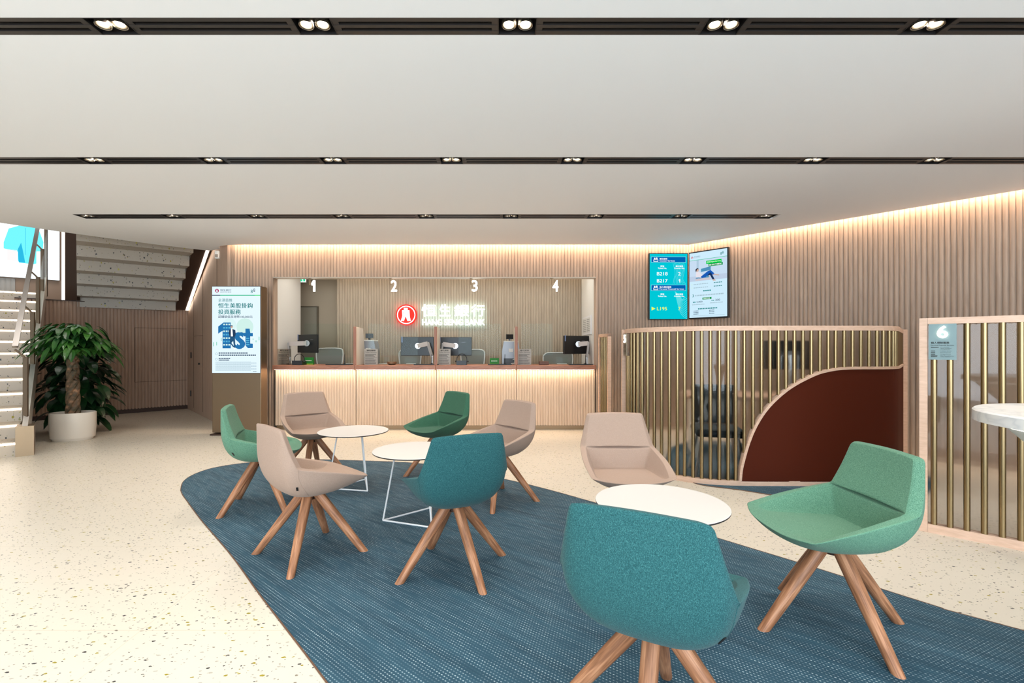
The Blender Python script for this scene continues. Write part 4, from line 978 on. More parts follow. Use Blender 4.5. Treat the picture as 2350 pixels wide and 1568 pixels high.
for v, n_, u1 in ((1166, 16, 640), (1200, 20, 775)): cv.dashes(165, v, u1, v+18, NAVY, n_, .8)
cv.dashes(165, 1254, 356, 1270, NAVY, 7, .8); cv.dashes(165, 1280, 340, 1296, NAVY, 9, .85); cv.ring(130, 1188, 14, 20, GREY, 1, 12); cv.ring(128, 1274, 14, 20, GREY, 1, 12)
for r_ in range(10): cv.dashes(115, 1316+r_*15, 780 if r_ % 3 else 690, 1323+r_*15, GREY, 40, .8)
cv.dashes(720, 1470, 780, 1478, NAVY, 6, .8)
cv.done('screen', t)

# ------------------------------------------------------------------ wall screens
def tv_frame(t, w_, h_, M, y0=.0): 
    bm = BM(); rbox(bm, (w_/2, .03, h_/2), (w_, .05, h_), .003, M); obj('bezel', bm, M_BLK, t)
d = 7.48; k_ = d/FX; o = WP(1489.3, 733.8, d); w_ = 90.2*k_; h_ = 152.8*k_
t = thing('wall_screen', 'turquoise queue number screen on the wall, left of the pair', 'screen', o, 0, None)
tv_frame(t, w_, h_, None)
CY = E('cyan', (.0, .56, .66, 1), 1); CY2 = E('cyan_line', (.25, .85, .88, 1)); BLU = E('blue', (.0, .12, .42, 1)); YEL = E('yellow', (.85, .95, .12, 1))
cv = Canvas((18/8.71*k_, .0035, 12/8.71*k_), (1, 0, 0), (0, 0, 1), 104, 198, 842, 1500, w_-36/8.71*k_, h_-28/8.71*k_, (0, -1, 0))
cv.rect(104, 198, 842, 1500, CY, 0)
def curve_band(pts, wd, m, l=1):
    P = catmull([Vector((a, b, 0)) for a, b in pts], 6)
    for a, b in zip(P, P[1:]):
        n = Vector((b.y-a.y, a.x-b.x, 0)).normalized()*wd/2; cv.poly([(a.x-n.x, a.y-n.y), (b.x-n.x, b.y-n.y), (b.x+n.x, b.y+n.y), (a.x+n.x, a.y+n.y)], m, l)
for k in range(9): curve_band([(560+k*26, 380), (600+k*24, 560-k*8), (640+k*22-60, 700), (560+k*32, 800)], 3, CY2)
for k in range(12): curve_band([(600+k*10, 945+k*8), (650+k*8, 1180-k*6), (720+k*6, 1400-k*30), (842, 1498-k*36)], 4, CY2)
for v0, v1, zh, en, x1, x2 in ((252, 372, '櫃位服務', 'Counter Services', 448, 595), (815, 936, '個人理財服務', 'Personal Financial Services', 526, 778)):
    cv.rect(128, v0, 816, v1, CY2, 2); cv.rect(135, v0+8, 808, v1-8, BLU, 3); cv.text(zh, 294, v0+28, x1, v0+62, WW, 4, .03); cv.text(en, 294, v0+70, x2, v0+98, WW, 4, .03)
    cv.rect(176, v0+58, 268, v1-18, WW, 4); cv.rect(186, v0+66, 258, v1-26, BLU, 5); cv.circle(240, v0+35, 16, WW, 4, 14); cv.circle(200, v0+38, 16, WW, 4, 14)
for v in (428, 988):
    cv.text('票號', 312, v, 386, v+34, WW, 4, .03); cv.text('Ticket No.', 262, v+42, 436, v+72, WW, 4, .03); cv.text('櫃位號碼', 612, v, 756, v+34, WW, 4, .03); cv.text('Counter No.', 582, v+42, 786, v+72, WW, 4, .03)
cv.text('B218', 244, 562, 452, 628, WW, 4, .02); cv.text('2', 662, 562, 708, 628, WW, 4, .02); cv.text('B217', 244, 702, 452, 768, WW, 4, .02); cv.text('1', 670, 702, 700, 768, WW, 4, .02)
cv.text('L195', 244, 1258, 442, 1326, YEL, 4, .02); cv.text('7', 662, 1258, 708, 1326, YEL, 4, .02); cv.poly([(138, 1252), (212, 1292), (138, 1332)], YEL, 4)
cv.done('screen', t)
dR = 7.03; pL, pR = WP(1580.2, 733.2, 7.48), WP(1671.5, 729.8, dR); ex = (pR-pL); ex.z = 0; w_ = ex.length; ex.normalize(); nn = Vector((ex.y, -ex.x, 0)); h_ = 1.05
t = thing('wall_screen', 'pale advertising screen on the wall, angled right half of the pair', 'screen', (pL.x, pL.y, pL.z+.0), math.atan2(ex.y, ex.x), None)
tv_frame(t, w_, h_, None)
cv = Canvas((.012, .0035, .022), (1, 0, 0), (0, 0, 1), 0, 0, 100, 170, w_-.03, h_-.04, (0, -1, 0))
cv.rect(0, 0, 100, 170, E('pale_blue', (.60, .82, .95, 1)), 0)
cv.circle(7.5, 12, 3, MAG, 1); cv.poly([(7, 10), (8, 10), (9.5, 14), (8.3, 14), (7.5, 12), (6.7, 14), (5.5, 14)], WW, 2); cv.text('恒生銀行', 13, 9, 30, 12, NAVY, 2); cv.text('HANG SENG BANK', 13, 13, 30, 14.5, GREY, 2)
cv.text('8', 83, 8, 86.5, 14.5, TEAL, 2, .02); cv.text('8', 87.5, 6, 91, 12.5, TEAL, 2, .02); cv.rect(0, 19, 100, 20, GRN)
cv.rect(0, 20, 100, 75, E('photo_wall', (.56, .70, .86, 1)), 1); cv.rect(0, 62, 100, 75, E('photo_floor', (.50, .60, .76, 1)), 2); cv.rect(20, 20, 26, 62, E('curtain', (.42, .58, .72, 1)), 2)
cv.rect(46, 25, 86, 33, E('bright_green', (.0, .60, .06, 1)), 3); cv.text('恒生Digital Banking', 48, 27, 84, 31, WW, 4); cv.rect(52, 33, 89, 40, E('deep_green', (.0, .28, .06, 1)), 3); cv.text('新世代理財', 54, 34.5, 86, 38.5, WW, 4, .02)
ARM = E('armchair_blue', (.08, .28, .48, 1)); JEA = E('jeans', (.01, .10, .46, 1)); 
cv.poly([(32, 44), (58, 40), (58, 50), (32, 52)], ARM, 3); cv.poly([(18, 66), (54, 63), (54, 68), (18, 70)], ARM, 3); cv.rect(52, 50, 56, 74, E('chair_wood', (.62, .56, .60, 1)), 3); cv.rect(17, 68, 54, 74, E('chair_wood', (.62, .56, .60, 1)), 3)
cv.circle(22, 46, 4.2, SKIN, 4); cv.poly([(17, 44), (22, 40.5), (27, 44), (22, 43.5), (18, 52)], E('hair', (.03, .03, .05, 1)), 5)
cv.poly([(19, 51), (26, 50), (38, 62), (34, 67), (18, 64)], E('blouse', (.78, .74, .80, 1)), 4); cv.poly([(32, 64), (50, 52), (58, 50), (68, 60), (64, 63), (56, 57), (44, 67), (34, 68)], JEA, 5); cv.poly([(48, 64), (58, 54), (68, 74), (63, 75), (56, 62)], E('trouser_dark', (.01, .03, .10, 1)), 5)
cv.poly([(64, 60), (80, 64), (80, 66), (65, 63)], SKIN, 5); cv.poly([(63, 74), (68, 74), (72, 78), (64, 78)], SKIN, 5)
for v, n_ in ((82, 9), (91, 8)): cv.dashes(12, v, 52, v+2, GREY, n_, .7); cv.dashes(66, v, 88, v+2, TEAL, 5, .7); cv.ring(7, v+1, 1.6, 2.4, PALE, 2, 12)
cv.dashes(38, 100, 60, 103, TEAL, 4, .7); cv.text('3', 8, 109, 13, 116, TEAL, 2); cv.dashes(16, 111, 92, 114, GREY, 18, .7)
cv.rect(36, 119, 60, 124, E('deep_green', (.0, .28, .06, 1)), 2); cv.dashes(39, 120.5, 57, 122.5, WW, 5, .7, 3)
cv.text('5,000', 20, 127, 36, 132, NAVY, 2, .01); cv.text('200', 70, 125, 82, 130, NAVY, 2, .01); cv.dashes(10, 128, 18, 131, TEAL, 2, .7); cv.dashes(60, 127, 68, 129, TEAL, 2, .7)
cv.dashes(8, 135, 42, 137, GREY, 12, .7); cv.dashes(56, 133, 90, 135, GREY, 12, .7); cv.dashes(24, 146, 76, 149, TEAL, 12, .7)
for v in (152, 156, 160): cv.dashes(12, v, 26, v+1.6, NAVY, 4, .7); cv.dashes(54, v, 68, v+1.6, NAVY, 4, .7)
cv.dashes(6, 165, 94, 166, GREY, 40, .7); cv.done('screen', t)

# ------------------------------------------------------------------ partition 6 (right, straight)
M_POSTER6 = plain('sign_plate', S(122, 146, 148), .5)
p0 = Vector((3.0, 3.39, 0)); dR_ = Vector((.724, -.690, 0)); LP = 2.6; HP = 1.515
t = thing('slatted_partition', 'straight oak framed screen with brass tubes beside the marble table', 'partition', p0, math.atan2(dR_.y, dR_.x))
bm = BM(); box(bm, (.022, .03, HP/2), (.044, .06, HP)); box(bm, (LP-.022, .03, HP/2), (.044, .06, HP)); box(bm, (LP/2, .03, HP-.022), (LP-.09, .06, .044)); box(bm, (LP/2, .03, .03), (LP-.09, .06, .06)); obj('frame', bm, M_TRIM, t)
bm = BM(); box(bm, (LP/2, .045, HP/2), (LP-.09, .008, HP-.1)); obj('glass_pane', bm, M_BOOTH, t)
s = .115
k = 0
s = .077+.0
while s < LP-.06:
    top = HP-.044 if k > 1 else 1.222
    bm = BM(); cyl(bm, (s, .018, .06), (s, .018, top), .0175, n=16); obj('brass_bar', bm, M_BRASS, t, True); s += .083; k += 1
t6 = thing('counter_number_sign', 'grey-blue plate with a glowing number 6 on the straight screen', 'number sign', p0+Vector((.724*.05, -.69*.05, 1.222))+Vector((-.690, -.724, 0))*.006, math.atan2(dR_.y, dR_.x))
pw = .142; ph = HP-.044-1.222
bm = BM(); box(bm, (pw/2, 0, ph/2), (pw, .006, ph)); obj('plate', bm, M_POSTER6, t6)
bm = BM(); text3d(bm, '6', frame_M((pw*.32, -.004, ph*.61), (1, 0, 0), (0, 0, 1), (0, -1, 0)), pw*.36, ph*.33, .008, .05); obj('numeral', bm, glow('six_light', (1, .93, .80, 1), 3.5), t6)
cv = Canvas((0, -.0034, 0), (1, 0, 0), (0, 0, 1), 60, 230, 1000, 1370, pw, ph, (0, -1, 0))
cv.text('個人理財服務', 140, 798, 760, 864, M_PRINT, 1, .03); cv.text('Personal Financial Services', 132, 892, 915, 926, M_PRINT, 1, .02)
for v, n_, tx, x1 in ((962, 7, 'Cross-boundary', 760), (1082, 4, 'Investment Services', 830), (1134, 4, 'Insurance Services', 805), (1186, 4, 'Mortgage Services', 808), (1238, 6, 'Other Financial Services', 912)):
    cv.dashes(138, v, 138+n_*38, v+24, M_PRINT, n_, .85); cv.text(tx, 462, v, x1, v+22, M_PRINT, 1, .01)
cv.text('Wealth Management', 466, 996, 835, 1018, M_PRINT, 1, .01); cv.text('Concierge Services', 462, 1030, 780, 1052, M_PRINT, 1, .01); cv.text('(except Deposits)', 466, 1274, 780, 1294, M_PRINT, 1, .01); cv.dashes(145, 1270, 345, 1290, M_PRINT, 5, .7)
cv.done('printed_text', t6)

# ------------------------------------------------------------------ curved booth partition
path = catmull([Vector(p+(0,)) for p in ((1.43, 5.42), (1.425, 5.22), (1.46, 5.02), (1.55, 4.86), (1.70, 4.72), (1.90, 4.57), (2.10, 4.50), (2.40, 4.475), (2.80, 4.47), (3.20, 4.47), (3.50, 4.475), (3.70, 4.50), (3.84, 4.58), (3.98, 4.72), (4.25, 5.02), (4.60, 5.40))], 8)
P5, L5 = resample(path, .01)
HT = 1.515
t = thing('curved_booth_partition', 'curved waist-high booth screen with brass tubes and an oxblood quarter panel', 'partition', (0, 0, 0))
bm = BM(); Q, _ = resample(path, .05); ribbon(bm, Q, HT-.046, HT, .055); ribbon(bm, Q, 0, .05, .055)
q0 = Q[0]; box(bm, (q0.x+.0, q0.y+.0, HT/2), (.058, .04, HT)); q0 = Q[-1]; box(bm, (q0.x, q0.y, HT/2), (.05, .05, HT)); obj('frame', bm, M_TRIM, t)
arc = [(2.276, .05), (2.285, .15), (2.306, .244), (2.340, .370), (2.384, .494), (2.435, .60), (2.495, .696), (2.56, .775), (2.635, .848), (2.72, .917), (2.811, .975), (2.91, 1.026), (3.013, 1.07), (3.13, 1.098), (3.25, 1.112), (3.4, 1.116), (9, 1.116)]
def arcz(x):
    if x <= arc[0][0]: return .05
    for (a, b), (c, d_) in zip(arc, arc[1:]):
        if x <= c: return b+(d_-b)*(x-a)/(c-a)
    return 1.116
sx = lambda p: p.x if p.y < 4.9 or p.x > 3 else 0
rp = [p for p in P5 if sx(p) >= 2.276]
bm = BM(); ribbon(bm, rp, .045, lambda i: arcz(rp[i].x), .04); obj('leather_panel', bm, M_RED, t)
bm = BM(); tr = [Vector((2.276, rp[0].y, .05))]
import bisect
for x_, z_ in arc[1:-1]:
    y_ = min(rp, key=lambda p: abs(p.x-x_)).y; tr.append(Vector((x_, y_, z_)))
tr += [Vector((p.x, p.y, 1.116)) for p in rp[::6] if p.x > 3.45]
trs, _ = resample(catmull(tr, 3), .02)
rg = []
for i, p in enumerate(trs):
    t_ = (trs[min(i+1, len(trs)-1)]-trs[max(i-1, 0)]); hx = Vector((t_.x, t_.y, 0)); hl = hx.length; tz = t_.z
    flat_n = Vector((-t_.y, t_.x, 0)).normalized() if hl > 1e-6 and p.x > 3.4 else Vector((0, 1, 0))
    nn_ = Vector((t_.x, t_.y, tz)).normalized().cross(flat_n).normalized()
    if nn_.z > 0: nn_ = -nn_
    o_ = -flat_n*.008
    rg.append([bm.verts.new(q) for q in (p+o_-nn_*.012, p+o_+nn_*.012, p+flat_n*.046+nn_*.012, p+flat_n*.046-nn_*.012)])
for A2, B2 in zip(rg, rg[1:]):
    for k in range(4): bm.faces.new((A2[k], A2[(k+1) % 4], B2[(k+1) % 4], B2[k]))
obj('arch_trim', bm, M_TRIM, t)
nb = round(L5/.0785); 
for i in range(1, nb):
    j = int(i*len(P5)/nb); p = P5[j]; tn = (P5[min(j+1, len(P5)-1)]-P5[max(j-1, 0)]).normalized(); n = Vector((-tn.y, tn.x, 0)); c = p+n*.020
    z0 = .05
    if sx(p) >= 2.27: z0 = arcz(p.x)+.008
    z1 = HT-.046
    if i in (1, 2): z1 = 1.22
    if z1-z0 < .05: continue
    bm = BM(); cyl(bm, (c.x, c.y, z0), (c.x, c.y, z1), .0165, n=14); obj('brass_bar', bm, M_BRASS, t, True)
bm = BM(); Q2 = [p+Vector((-(Q[min(i+1, len(Q)-1)]-Q[max(i-1, 0)]).normalized().y, (Q[min(i+1, len(Q)-1)]-Q[max(i-1, 0)]).normalized().x, 0))*.042 for i, p in enumerate(Q)]
ribbon(bm, Q2, .05, HT-.046, .008); obj('glass_pane', bm, M_BOOTH, t, True)
# number 5 plate on the first bars
pq = P5[2]; pr = P5[17]; dx = (pr-pq).normalized(); n5 = Vector((dx.y, -dx.x, 0))
t5 = thing('counter_number_sign', 'narrow-looking plate with glowing number 5 at the left end of the curved booth', 'number sign', Vector((pq.x, pq.y, 1.222))+n5*.012, math.atan2(dx.y, dx.x))
bm = BM(); box(bm, (.08, 0, .123), (.15, .006, .246)); obj('plate', bm, plain('bronze_plate', S(130, 118, 96), .35, .4), t5)
bm = BM(); text3d(bm, '5', frame_M((.05, -.004, .145), (1, 0, 0), (0, 0, 1), (0, -1, 0)), .06, .085, .008, .05); obj('numeral', bm, glow('six_light', (1, .93, .80, 1), 3.5), t5)
cv = Canvas((.01, -.0034, .01), (1, 0, 0), (0, 0, 1), 0, 0, 100, 110, .13, .12, (0, -1, 0)); cv.text('個人理財服務', 2, 4, 80, 16, M_PRINT, 1); cv.text('Personal Financial Services', 2, 20, 98, 28, M_PRINT, 1)
for v in (36, 50, 64, 78, 92): cv.dashes(2, v, 40, v+6, M_PRINT, 5, .85); cv.dashes(50, v, 94, v+5, M_PRINT, 7, .85)
cv.done('printed_text', t5)
# booth interior: rug, desk, monitor, chair
pts = [FP(1600, 1112), FP(1627, 1117), FP(1700, 1126), FP(1800, 1141), Vector((2.9, 4.05, 0)), Vector((3.45, 4.02, 0)), Vector((3.9, 4.3, 0)), Vector((4.35, 4.8, 0)), Vector((4.2, 5.6, 0)), Vector((3.2, 6.6, 0)), Vector((2.4, 6.4, 0)), Vector((1.9, 5.4, 0)), Vector((1.85, 4.75, 0)), FP(1600, 1112)]
rug(pts, 'blue woven rug under the curved booth')
t = thing('booth_desk', 'wooden desk seen blurred behind the booth glass', 'desk', (3.05, 5.75, .0), R(-15))
bm = BM(); rbox(bm, (0, 0, .73), (1.5, .7, .04), .01); obj('desk_top', bm, M_TRIM, t)
for a in (-.65, .65): bm = BM(); box(bm, (a, 0, .355), (.05, .6, .71)); obj('leg', bm, M_WHITE, t)
c = WP(1808, 815, 5.62)
t = thing('computer_monitor', 'black monitor seen blurred through the curved booth glass', 'monitor', (c.x, c.y, .75), 0)
bm = BM(); rbox(bm, (0, 0, c.z-.75), (.58, .03, .34), .006); obj('screen', bm, M_BLK, t)
bm = BM(); cyl(bm, (0, -.05, 0), (0, -.05, c.z-.75), .03); cyl(bm, (0, -.05, c.z-.75), (0, -.0, c.z-.75), .05); obj('arm', bm, M_CHROME, t)
bm = BM(); cyl(bm, (0, -.05, 0), (0, -.05, .02), .1, .1, 24); obj('foot', bm, M_CHROME, t)
t = thing('booth_chair', 'dark chair with white legs behind the booth glass', 'chair', (2.25, 4.90, .0048), R(-15))
bm = BM(); rbox(bm, (0, 0, .45), (.46, .46, .08), .03); obj('seat', bm, plain('dark_grey_fabric', S(52, 60, 62), .9), t)
bm = BM(); rbox(bm, (0, .22, .70), (.44, .06, .42), .03); obj('backrest', bm, plain('dark_grey_fabric', S(52, 60, 62), .9), t)
for a, b in ((-.2, -.2), (.2, -.2), (-.2, .2), (.2, .2)): bm = BM(); cyl(bm, (a*1.2, b*1.2, 0), (a*.8, b*.8, .42), .014); obj('leg', bm, M_WHITE, t)
# narrow partition at the end of the counters
a, b = Vector((1.55, 7.30, 0)), Vector((1.585, 6.80, 0)); dd = (b-a).normalized(); Ln = (b-a).length
t = thing('slatted_partition', 'narrow oak framed screen with brass tubes at the end of the counters', 'partition', a, math.atan2(dd.y, dd.x))
bm = BM(); box(bm, (.02, 0, HP/2), (.04, .05, HP)); box(bm, (Ln-.02, 0, HP/2), (.04, .05, HP)); box(bm, (Ln/2, 0, HP-.022), (Ln, .05, .044)); box(bm, (Ln/2, 0, .03), (Ln, .05, .06)); obj('frame', bm, M_TRIM, t)
for k in range(5): bm = BM(); cyl(bm, (.085+.082*k, 0, .06), (.085+.082*k, 0, HP-.044), .015, n=12); obj('brass_bar', bm, M_BRASS, t, True)

# ------------------------------------------------------------------ round marble table at the right edge
t = thing('marble_bar_table', 'round white marble table with a glowing ring and conical base', 'table', (2.307, 1.68, .0048))
bm = BM(); r = .45; lathe(bm, [(r-.02, 1.0), (r, 1.004), (r, 1.044), (r-.006, 1.05)], 72); obj('table_top', bm, M_MARBLE, t, True)
bm = BM(); lathe(bm, [(.34, .99), (.365, .985), (.365, .9995), (.30, .9995)], 60); obj('light_ring', bm, glow('table_led', (1, .9, .78, 1), 2.6), t)
bm = BM(); lathe(bm, [(.20, 0), (.20, .02), (.09, .06), (.08, .5), (.14, .75), (.36, .985), (.34, .99)], 60); obj('base', bm, M_WHITE, t, True)

# ------------------------------------------------------------------ staircase
RI, GO, NS = .178, .32, 13
Wd = 2.6
stair = thing('staircase', 'terrazzo staircase with lit nosings rising on the left', 'staircase', (0, 0, 0))
def SP(L, q, z): p = S0+U*L+V*q; return Vector((p.x, p.y, z))
bm = BM()
for i in range(NS):
    L0, L1 = i*GO, NS*GO+.0
    pr = [SP(L0, -Wd, 0), SP(L0, 0, 0), SP(L0+GO+.02, 0, 0), SP(L0+GO+.02, -Wd, 0)]
    prism(bm, [(p.x, p.y) for p in pr], max(0, i*RI-.2), (i+1)*RI)
pr = [SP(NS*GO, -Wd, 0), SP(NS*GO, .9, 0), SP(NS*GO+1.3, .9, 0), SP(NS*GO+1.3, -Wd, 0)]
prism(bm, [(p.x, p.y) for p in pr[:1]+[SP(NS*GO, 0, 0), SP(NS*GO+1.3, 0, 0)]+pr[3:]], NS*RI-.2, NS*RI)
obj('steps', bm, M_TERRS, stair)
for i in range(NS):
    bm = BM(); z = i*RI+.0; L = i*GO-.001
    # the light strip sits under each nosing and lights the tread below
    a, b, c, d_ = SP(L-.004, -Wd, (i+1)*RI-.012), SP(L-.004, -.01, (i+1)*RI-.012), SP(L-.004, -.01, (i+1)*RI-.034), SP(L-.004, -Wd, (i+1)*RI-.034)
    bm.faces.new([bm.verts.new(p) for p in (a, b, c, d_)]); obj('nosing_light', bm, M_LEDS, stair)
bm = BM()   # outer stringer
tube(bm, [SP(.05, .065, .20), SP(NS*GO, .065, NS*RI+.16)], 0, flat=(.05, .34)); obj('stringer', bm, plain('pale_stringer', S(206, 198, 188), .35, .3), stair)
bm = BM(); 
M2 = frame_M(SP(-.02, .065, 0), (V.x, V.y, 0), (U.x, U.y, 0), (0, 0, 1)); box(bm, (0, .10, .18), (.16, .24, .36), M2); obj('newel_block', bm, M_BRONZE, stair)
def rail_z(L): return .356+.98+(L-.25)*RI/GO
bm = BM(); tube(bm, [SP(.22, -.035, rail_z(.22)), SP(6.2, -.035, rail_z(6.2))], 0, flat=(.055, .028)); obj('handrail', bm, plain('steel_handrail', S(170, 164, 158), .25, .9), stair)
for k in range(5):
    L = .18+k*1.12; bm = BM(); zb = max(.36, L*RI/GO+.15); zt = rail_z(L)-.10
    if L > NS*GO: zb = NS*RI
    tube(bm, [SP(L, .06, zb), SP(L, .06, zt)], 0, flat=(.055, .02))
    o = obj('post', bm, plain('steel_post', S(140, 124, 108), .3, .9), stair)
    bm = BM(); tube(bm, [SP(L, .05, zt-.01), SP(L, .02, zt+.03), SP(L, -.035, zt+.09)], .012, 8); obj('rail_bracket', bm, plain('steel_post', S(140, 124, 108), .3, .9), o)
bm = BM()
a, b = .2, NS*GO+.3
pts = [SP(a, .075, .38), SP(b, .075, b*RI/GO+.22), SP(b, .075, rail_z(b)-.10), SP(a, .075, rail_z(a)-.10)]
f1 = [bm.verts.new(p) for p in pts]; f2 = [bm.verts.new(p+Vector((V.x, V.y, 0))*.01) for p in pts]
bm.faces.new(f1); bm.faces.new(f2[::-1])
for i in range(4): bm.faces.new((f1[i], f1[(i+1) % 4], f2[(i+1) % 4], f2[i]))
obj('glass_balustrade', bm, M_GLASS, stair)
# big display above the landing
LS = 5.37
t = thing('led_display', 'large bright display above the stair landing showing a turquoise shirt', 'display', SP(LS, .235, 2.72), math.atan2(V.y, V.x))
Wv, Hv = 2.8, 2.0
bm = BM(); box(bm, (-Wv/2, .04, Hv/2), (Wv, .06, Hv)); obj('cabinet', bm, M_BLACK, t)
cv = Canvas((-Wv, .005, 0), (1, 0, 0), (0, 0, 1), -Wv*100, 0, 0, Hv*100, Wv, Hv, (0, -1, 0))
LW = glow('led_white', (.86, .96, 1, 1), 1.5); LC = glow('led_cyan', (.12, .62, .72, 1), 1.2); LC2 = glow('led_cyan_deep', (.02, .36, .56, 1), 1.1)
cv.rect(-Wv*100, 0, 0, 200, LW, 0)
sh = [(-88, 20), (-66, 14), (-44, 30), (-32, 80), (-34, 118), (-50, 122), (-50, 172), (-58, 176), (-92, 174), (-96, 165), (-96, 130), (-130, 122), (-130, 98), (-118, 40)]
mp_ = lambda u, v: ((u+130)/98*57-81, 91+(v-14)/162*80)
cv.poly([mp_(u, v) for u, v in sh], LC, 1); cv.poly([mp_(u, v) for u, v in [(-96, 120), (-88, 92), (-84, 120), (-78, 172), (-94, 172)]], LC2, 2)
cv.poly([mp_(u, v) for u, v in [(-78, 30), (-77, 30), (-77, 140), (-78, 140)]], LC2, 2)
cv.poly([mp_(u, v) for u, v in [(-122, 124), (-98, 124), (-98, 168), (-122, 168)]], glow('led_pink', (.9, .62, .62, 1), 1.2), 1); cv.rect(-20, 110, -19, 116, LC2, 2)
cv.done('screen', t)
# frame strip light and bronze post right of the display
px_d = 8.85
def col(p0x, p1x, d_, z0, z1, bm):
    a, b = WP(p0x, 0, d_), WP(p1x, 0, d_); box(bm, ((a.x+b.x)/2, d_+.03, (z0+z1)/2), (b.x-a.x, .06, z1-z0))
bm = BM(); col(141.5, 148, 8.86, 2.20, 3.9, bm); tag(obj('upright_light_strip', bm, glow('upright_led', (1, .80, .62, 1), 3)), 'vertical warm light strip between the display and the upper stairs', 'light strip')
bm = BM(); col(149, 177, 8.86, 2.20, 3.9, bm); tag(obj('bronze_post_panel', bm, M_BRONZE_D), 'tall dark bronze panel between the light strip and the upper stairs', 'panel')
# upper flight seen from below (stepped soffit)
up = thing('upper_staircase', 'stepped underside of the terrazzo upper stair flight above the low wall', 'staircase', (0, 0, 0))
qa = WP(177, 0, 8.95); qb = WP(403, 0, 9.90); base_l = Vector((qa.x, qa.y)); vv_ = (Vector((qb.x, qb.y))-base_l); Lw = vv_.length; vv_.normalize()
bm = BM(); uu = -U; zz = 2.10
for i in range(-1, 9):
    p = base_l+uu*(.42*i); q = p+vv_*Lw; z0 = 2.185+.178*(i-.55)
    e = uu*.42
    prism(bm, [(p.x, p.y), (q.x, q.y), (q.x+e.x, q.y+e.y), (p.x+e.x, p.y+e.y)][::1], z0+.178, z0+.50)
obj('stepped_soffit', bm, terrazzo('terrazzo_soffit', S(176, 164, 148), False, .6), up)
bm = BM(); q = base_l+vv_*Lw
wv = .27
for i in range(1):
    s0, s1 = -.15, 3.3; za = 2.12; zb = za+(s1-s0)*.178/.42
    a0, a1 = q+uu*s0, q+uu*s1
    vs1 = [Vector((a0.x, a0.y, za)), Vector((a1.x, a1.y, zb)), Vector((a1.x+vv_.x*wv, a1.y+vv_.y*wv, zb)), Vector((a0.x+vv_.x*wv, a0.y+vv_.y*wv, za))]
    f1 = [bm.verts.new(p) for p in vs1]; f2 = [bm.verts.new(p+Vector((0, 0, .5))) for p in vs1]
    bm.faces.new(f1[::-1]); bm.faces.new(f2)
    for k in range(4): bm.faces.new((f1[k], f1[(k+1) % 4], f2[(k+1) % 4], f2[k]))
obj('side_stringer', bm, M_BRONZE_D, up)
bm = BM(); e0 = q+uu*s0+vv_*(wv-.05); e1 = q+uu*s1+vv_*(wv-.05)
tube(bm, [Vector((e0.x, e0.y, za-.004)), Vector((e1.x, e1.y, zb-.004))], 0, flat=(.05, .01)); obj('light_strip', bm, glow('slant_led', (1, .82, .66, 1), 5), up)
area_light('stair_void_fill', (-7.0, 7.6, 5.8), (0, 0, 0), 2.5, 2.5, 60, (1, .95, .9))  # unseen fill light added to brighten the stair void, no fixture behind it

# ------------------------------------------------------------------ plants
def leaf(bm, base, dirv, L, w_, droop=.3, n=5):
    d = dirv.normalized(); side = d.cross(Vector((0, 0, 1)))
    side = side.normalized() if side.length > .05 else Vector((1, 0, 0)); nrm = side.cross(d); prev = None
    for i in range(n+1):
        s = i/n; p = base+d*L*s+Vector((0, 0, -droop*L*s*s)); ww_ = w_*math.sin(math.pi*min(1, s*.92+.06))**.8*.5
        if i == n: ww_ = .001
        tri = [bm.verts.new(p-side*ww_+nrm*ww_*.25), bm.verts.new(p), bm.verts.new(p+side*ww_+nrm*ww_*.25)]
        if prev: bm.faces.new((prev[0], tri[0], tri[1], prev[1])); bm.faces.new((prev[1], tri[1], tri[2], prev[2]))
        prev = tri
rnd = random.Random(3)
pc = Vector((-6.08, 6.78, 0)); angp = R(20)
pot = thing('planter_pot', 'oval cream pot holding the braided tree', 'plant pot', pc, angp)
bm = BM(); lathe(bm, [(.215, 0), (.22, .035), (.238, .035), (.252, .20), (.252, .385), (.244, .392), (.236, .385), (.23, .33)], 56, (0, 0, 0), 1.06, .80); obj('pot', bm, M_POT, pot, True)
bm = BM(); cyl(bm, (0, 0, .30), (0, 0, .345), .18, .18, 40); obj('soil', bm, M_SOIL, pot)
tree = thing('braided_money_tree', 'money tree with braided trunk and umbrella-like glossy crown', 'potted tree', (pc.x, pc.y, .345))
bm = BM()
for k in range(4):
    pts = []
    rr = []
    for i in range(26):
        s = i/25; z = s*1.12; a = s*math.pi*3.2+k*math.pi/2; R_ = .052-.012*s
        pts.append((R_*math.cos(a), R_*math.sin(a)*.8, z)); rr.append(.043-.012*s)
    tube(bm, pts, rr, 8)
obj('trunk', bm, M_BARK, tree, True)
bm = BM()
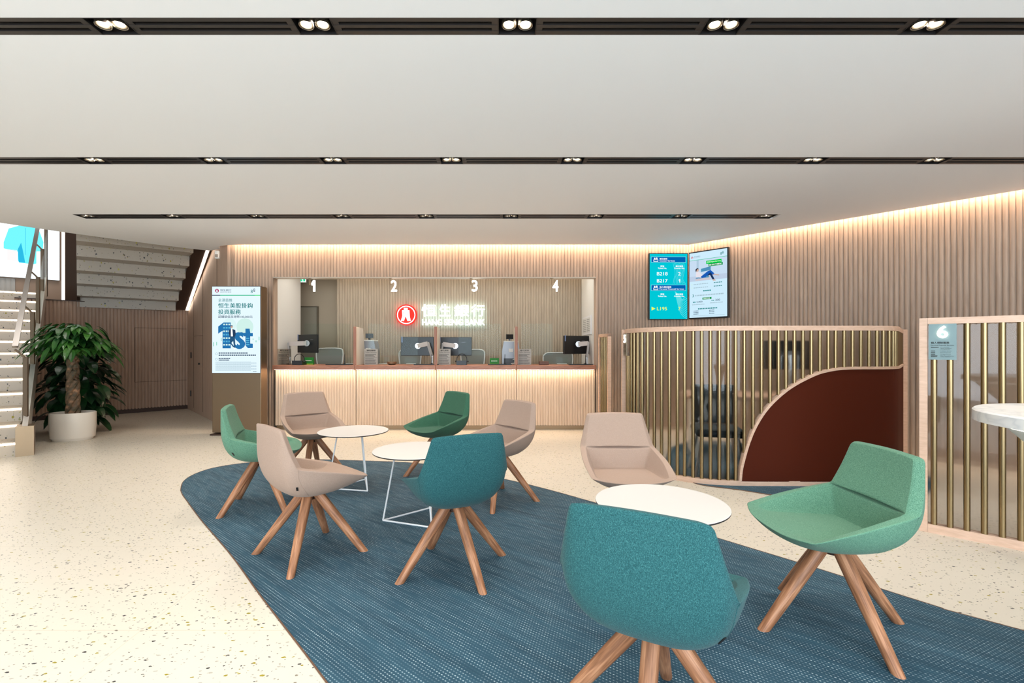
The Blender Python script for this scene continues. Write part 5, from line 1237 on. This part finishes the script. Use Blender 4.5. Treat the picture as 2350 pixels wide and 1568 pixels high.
for k in range(62):
    a = rnd.uniform(0, 6.283); e = rnd.uniform(-.15, 1.25); st = Vector((0, 0, rnd.uniform(.92, 1.12)))
    rr = rnd.uniform(.12, .36); hub = st+Vector((math.cos(a)*math.cos(e)*rr*1.15, math.sin(a)*math.cos(e)*rr, math.sin(e)*rr*.78+.0))
    tube(bm, [st, (st+hub)/2+Vector((0, 0, .03)), hub], .004, 5)
    for j in range(6):
        b_ = a+(j-2.5)*1.0; L = rnd.uniform(.14, .22)
        leaf(bm, hub, Vector((math.cos(b_), math.sin(b_), rnd.uniform(-.15, .2))), L, L*.42, rnd.uniform(.35, .85))
for j in range(90):       # upright and hanging leaves around the crown
    a = rnd.uniform(0, 6.283); R_ = rnd.uniform(.22, .50); z = 1.36-.46*(R_/.5)**2+rnd.uniform(-.08, .08)
    leaf(bm, Vector((R_*math.cos(a), R_*math.sin(a)*.9, z)), Vector((math.cos(a), math.sin(a), rnd.uniform(-.9, 0))), rnd.uniform(.14, .20), .07, .5)
obj('foliage', bm, M_LEAF, tree, False)
pc2 = Vector((-6.62, 7.45, 0))
pot2 = thing('nursery_pot', 'dark pot of the leafy climber hidden behind the tree', 'plant pot', pc2)
bm = BM(); lathe(bm, [(.12, 0), (.16, .25), (.165, .26), (.15, .26), (.145, .2)], 32); obj('pot', bm, M_BLACK, pot2, True)
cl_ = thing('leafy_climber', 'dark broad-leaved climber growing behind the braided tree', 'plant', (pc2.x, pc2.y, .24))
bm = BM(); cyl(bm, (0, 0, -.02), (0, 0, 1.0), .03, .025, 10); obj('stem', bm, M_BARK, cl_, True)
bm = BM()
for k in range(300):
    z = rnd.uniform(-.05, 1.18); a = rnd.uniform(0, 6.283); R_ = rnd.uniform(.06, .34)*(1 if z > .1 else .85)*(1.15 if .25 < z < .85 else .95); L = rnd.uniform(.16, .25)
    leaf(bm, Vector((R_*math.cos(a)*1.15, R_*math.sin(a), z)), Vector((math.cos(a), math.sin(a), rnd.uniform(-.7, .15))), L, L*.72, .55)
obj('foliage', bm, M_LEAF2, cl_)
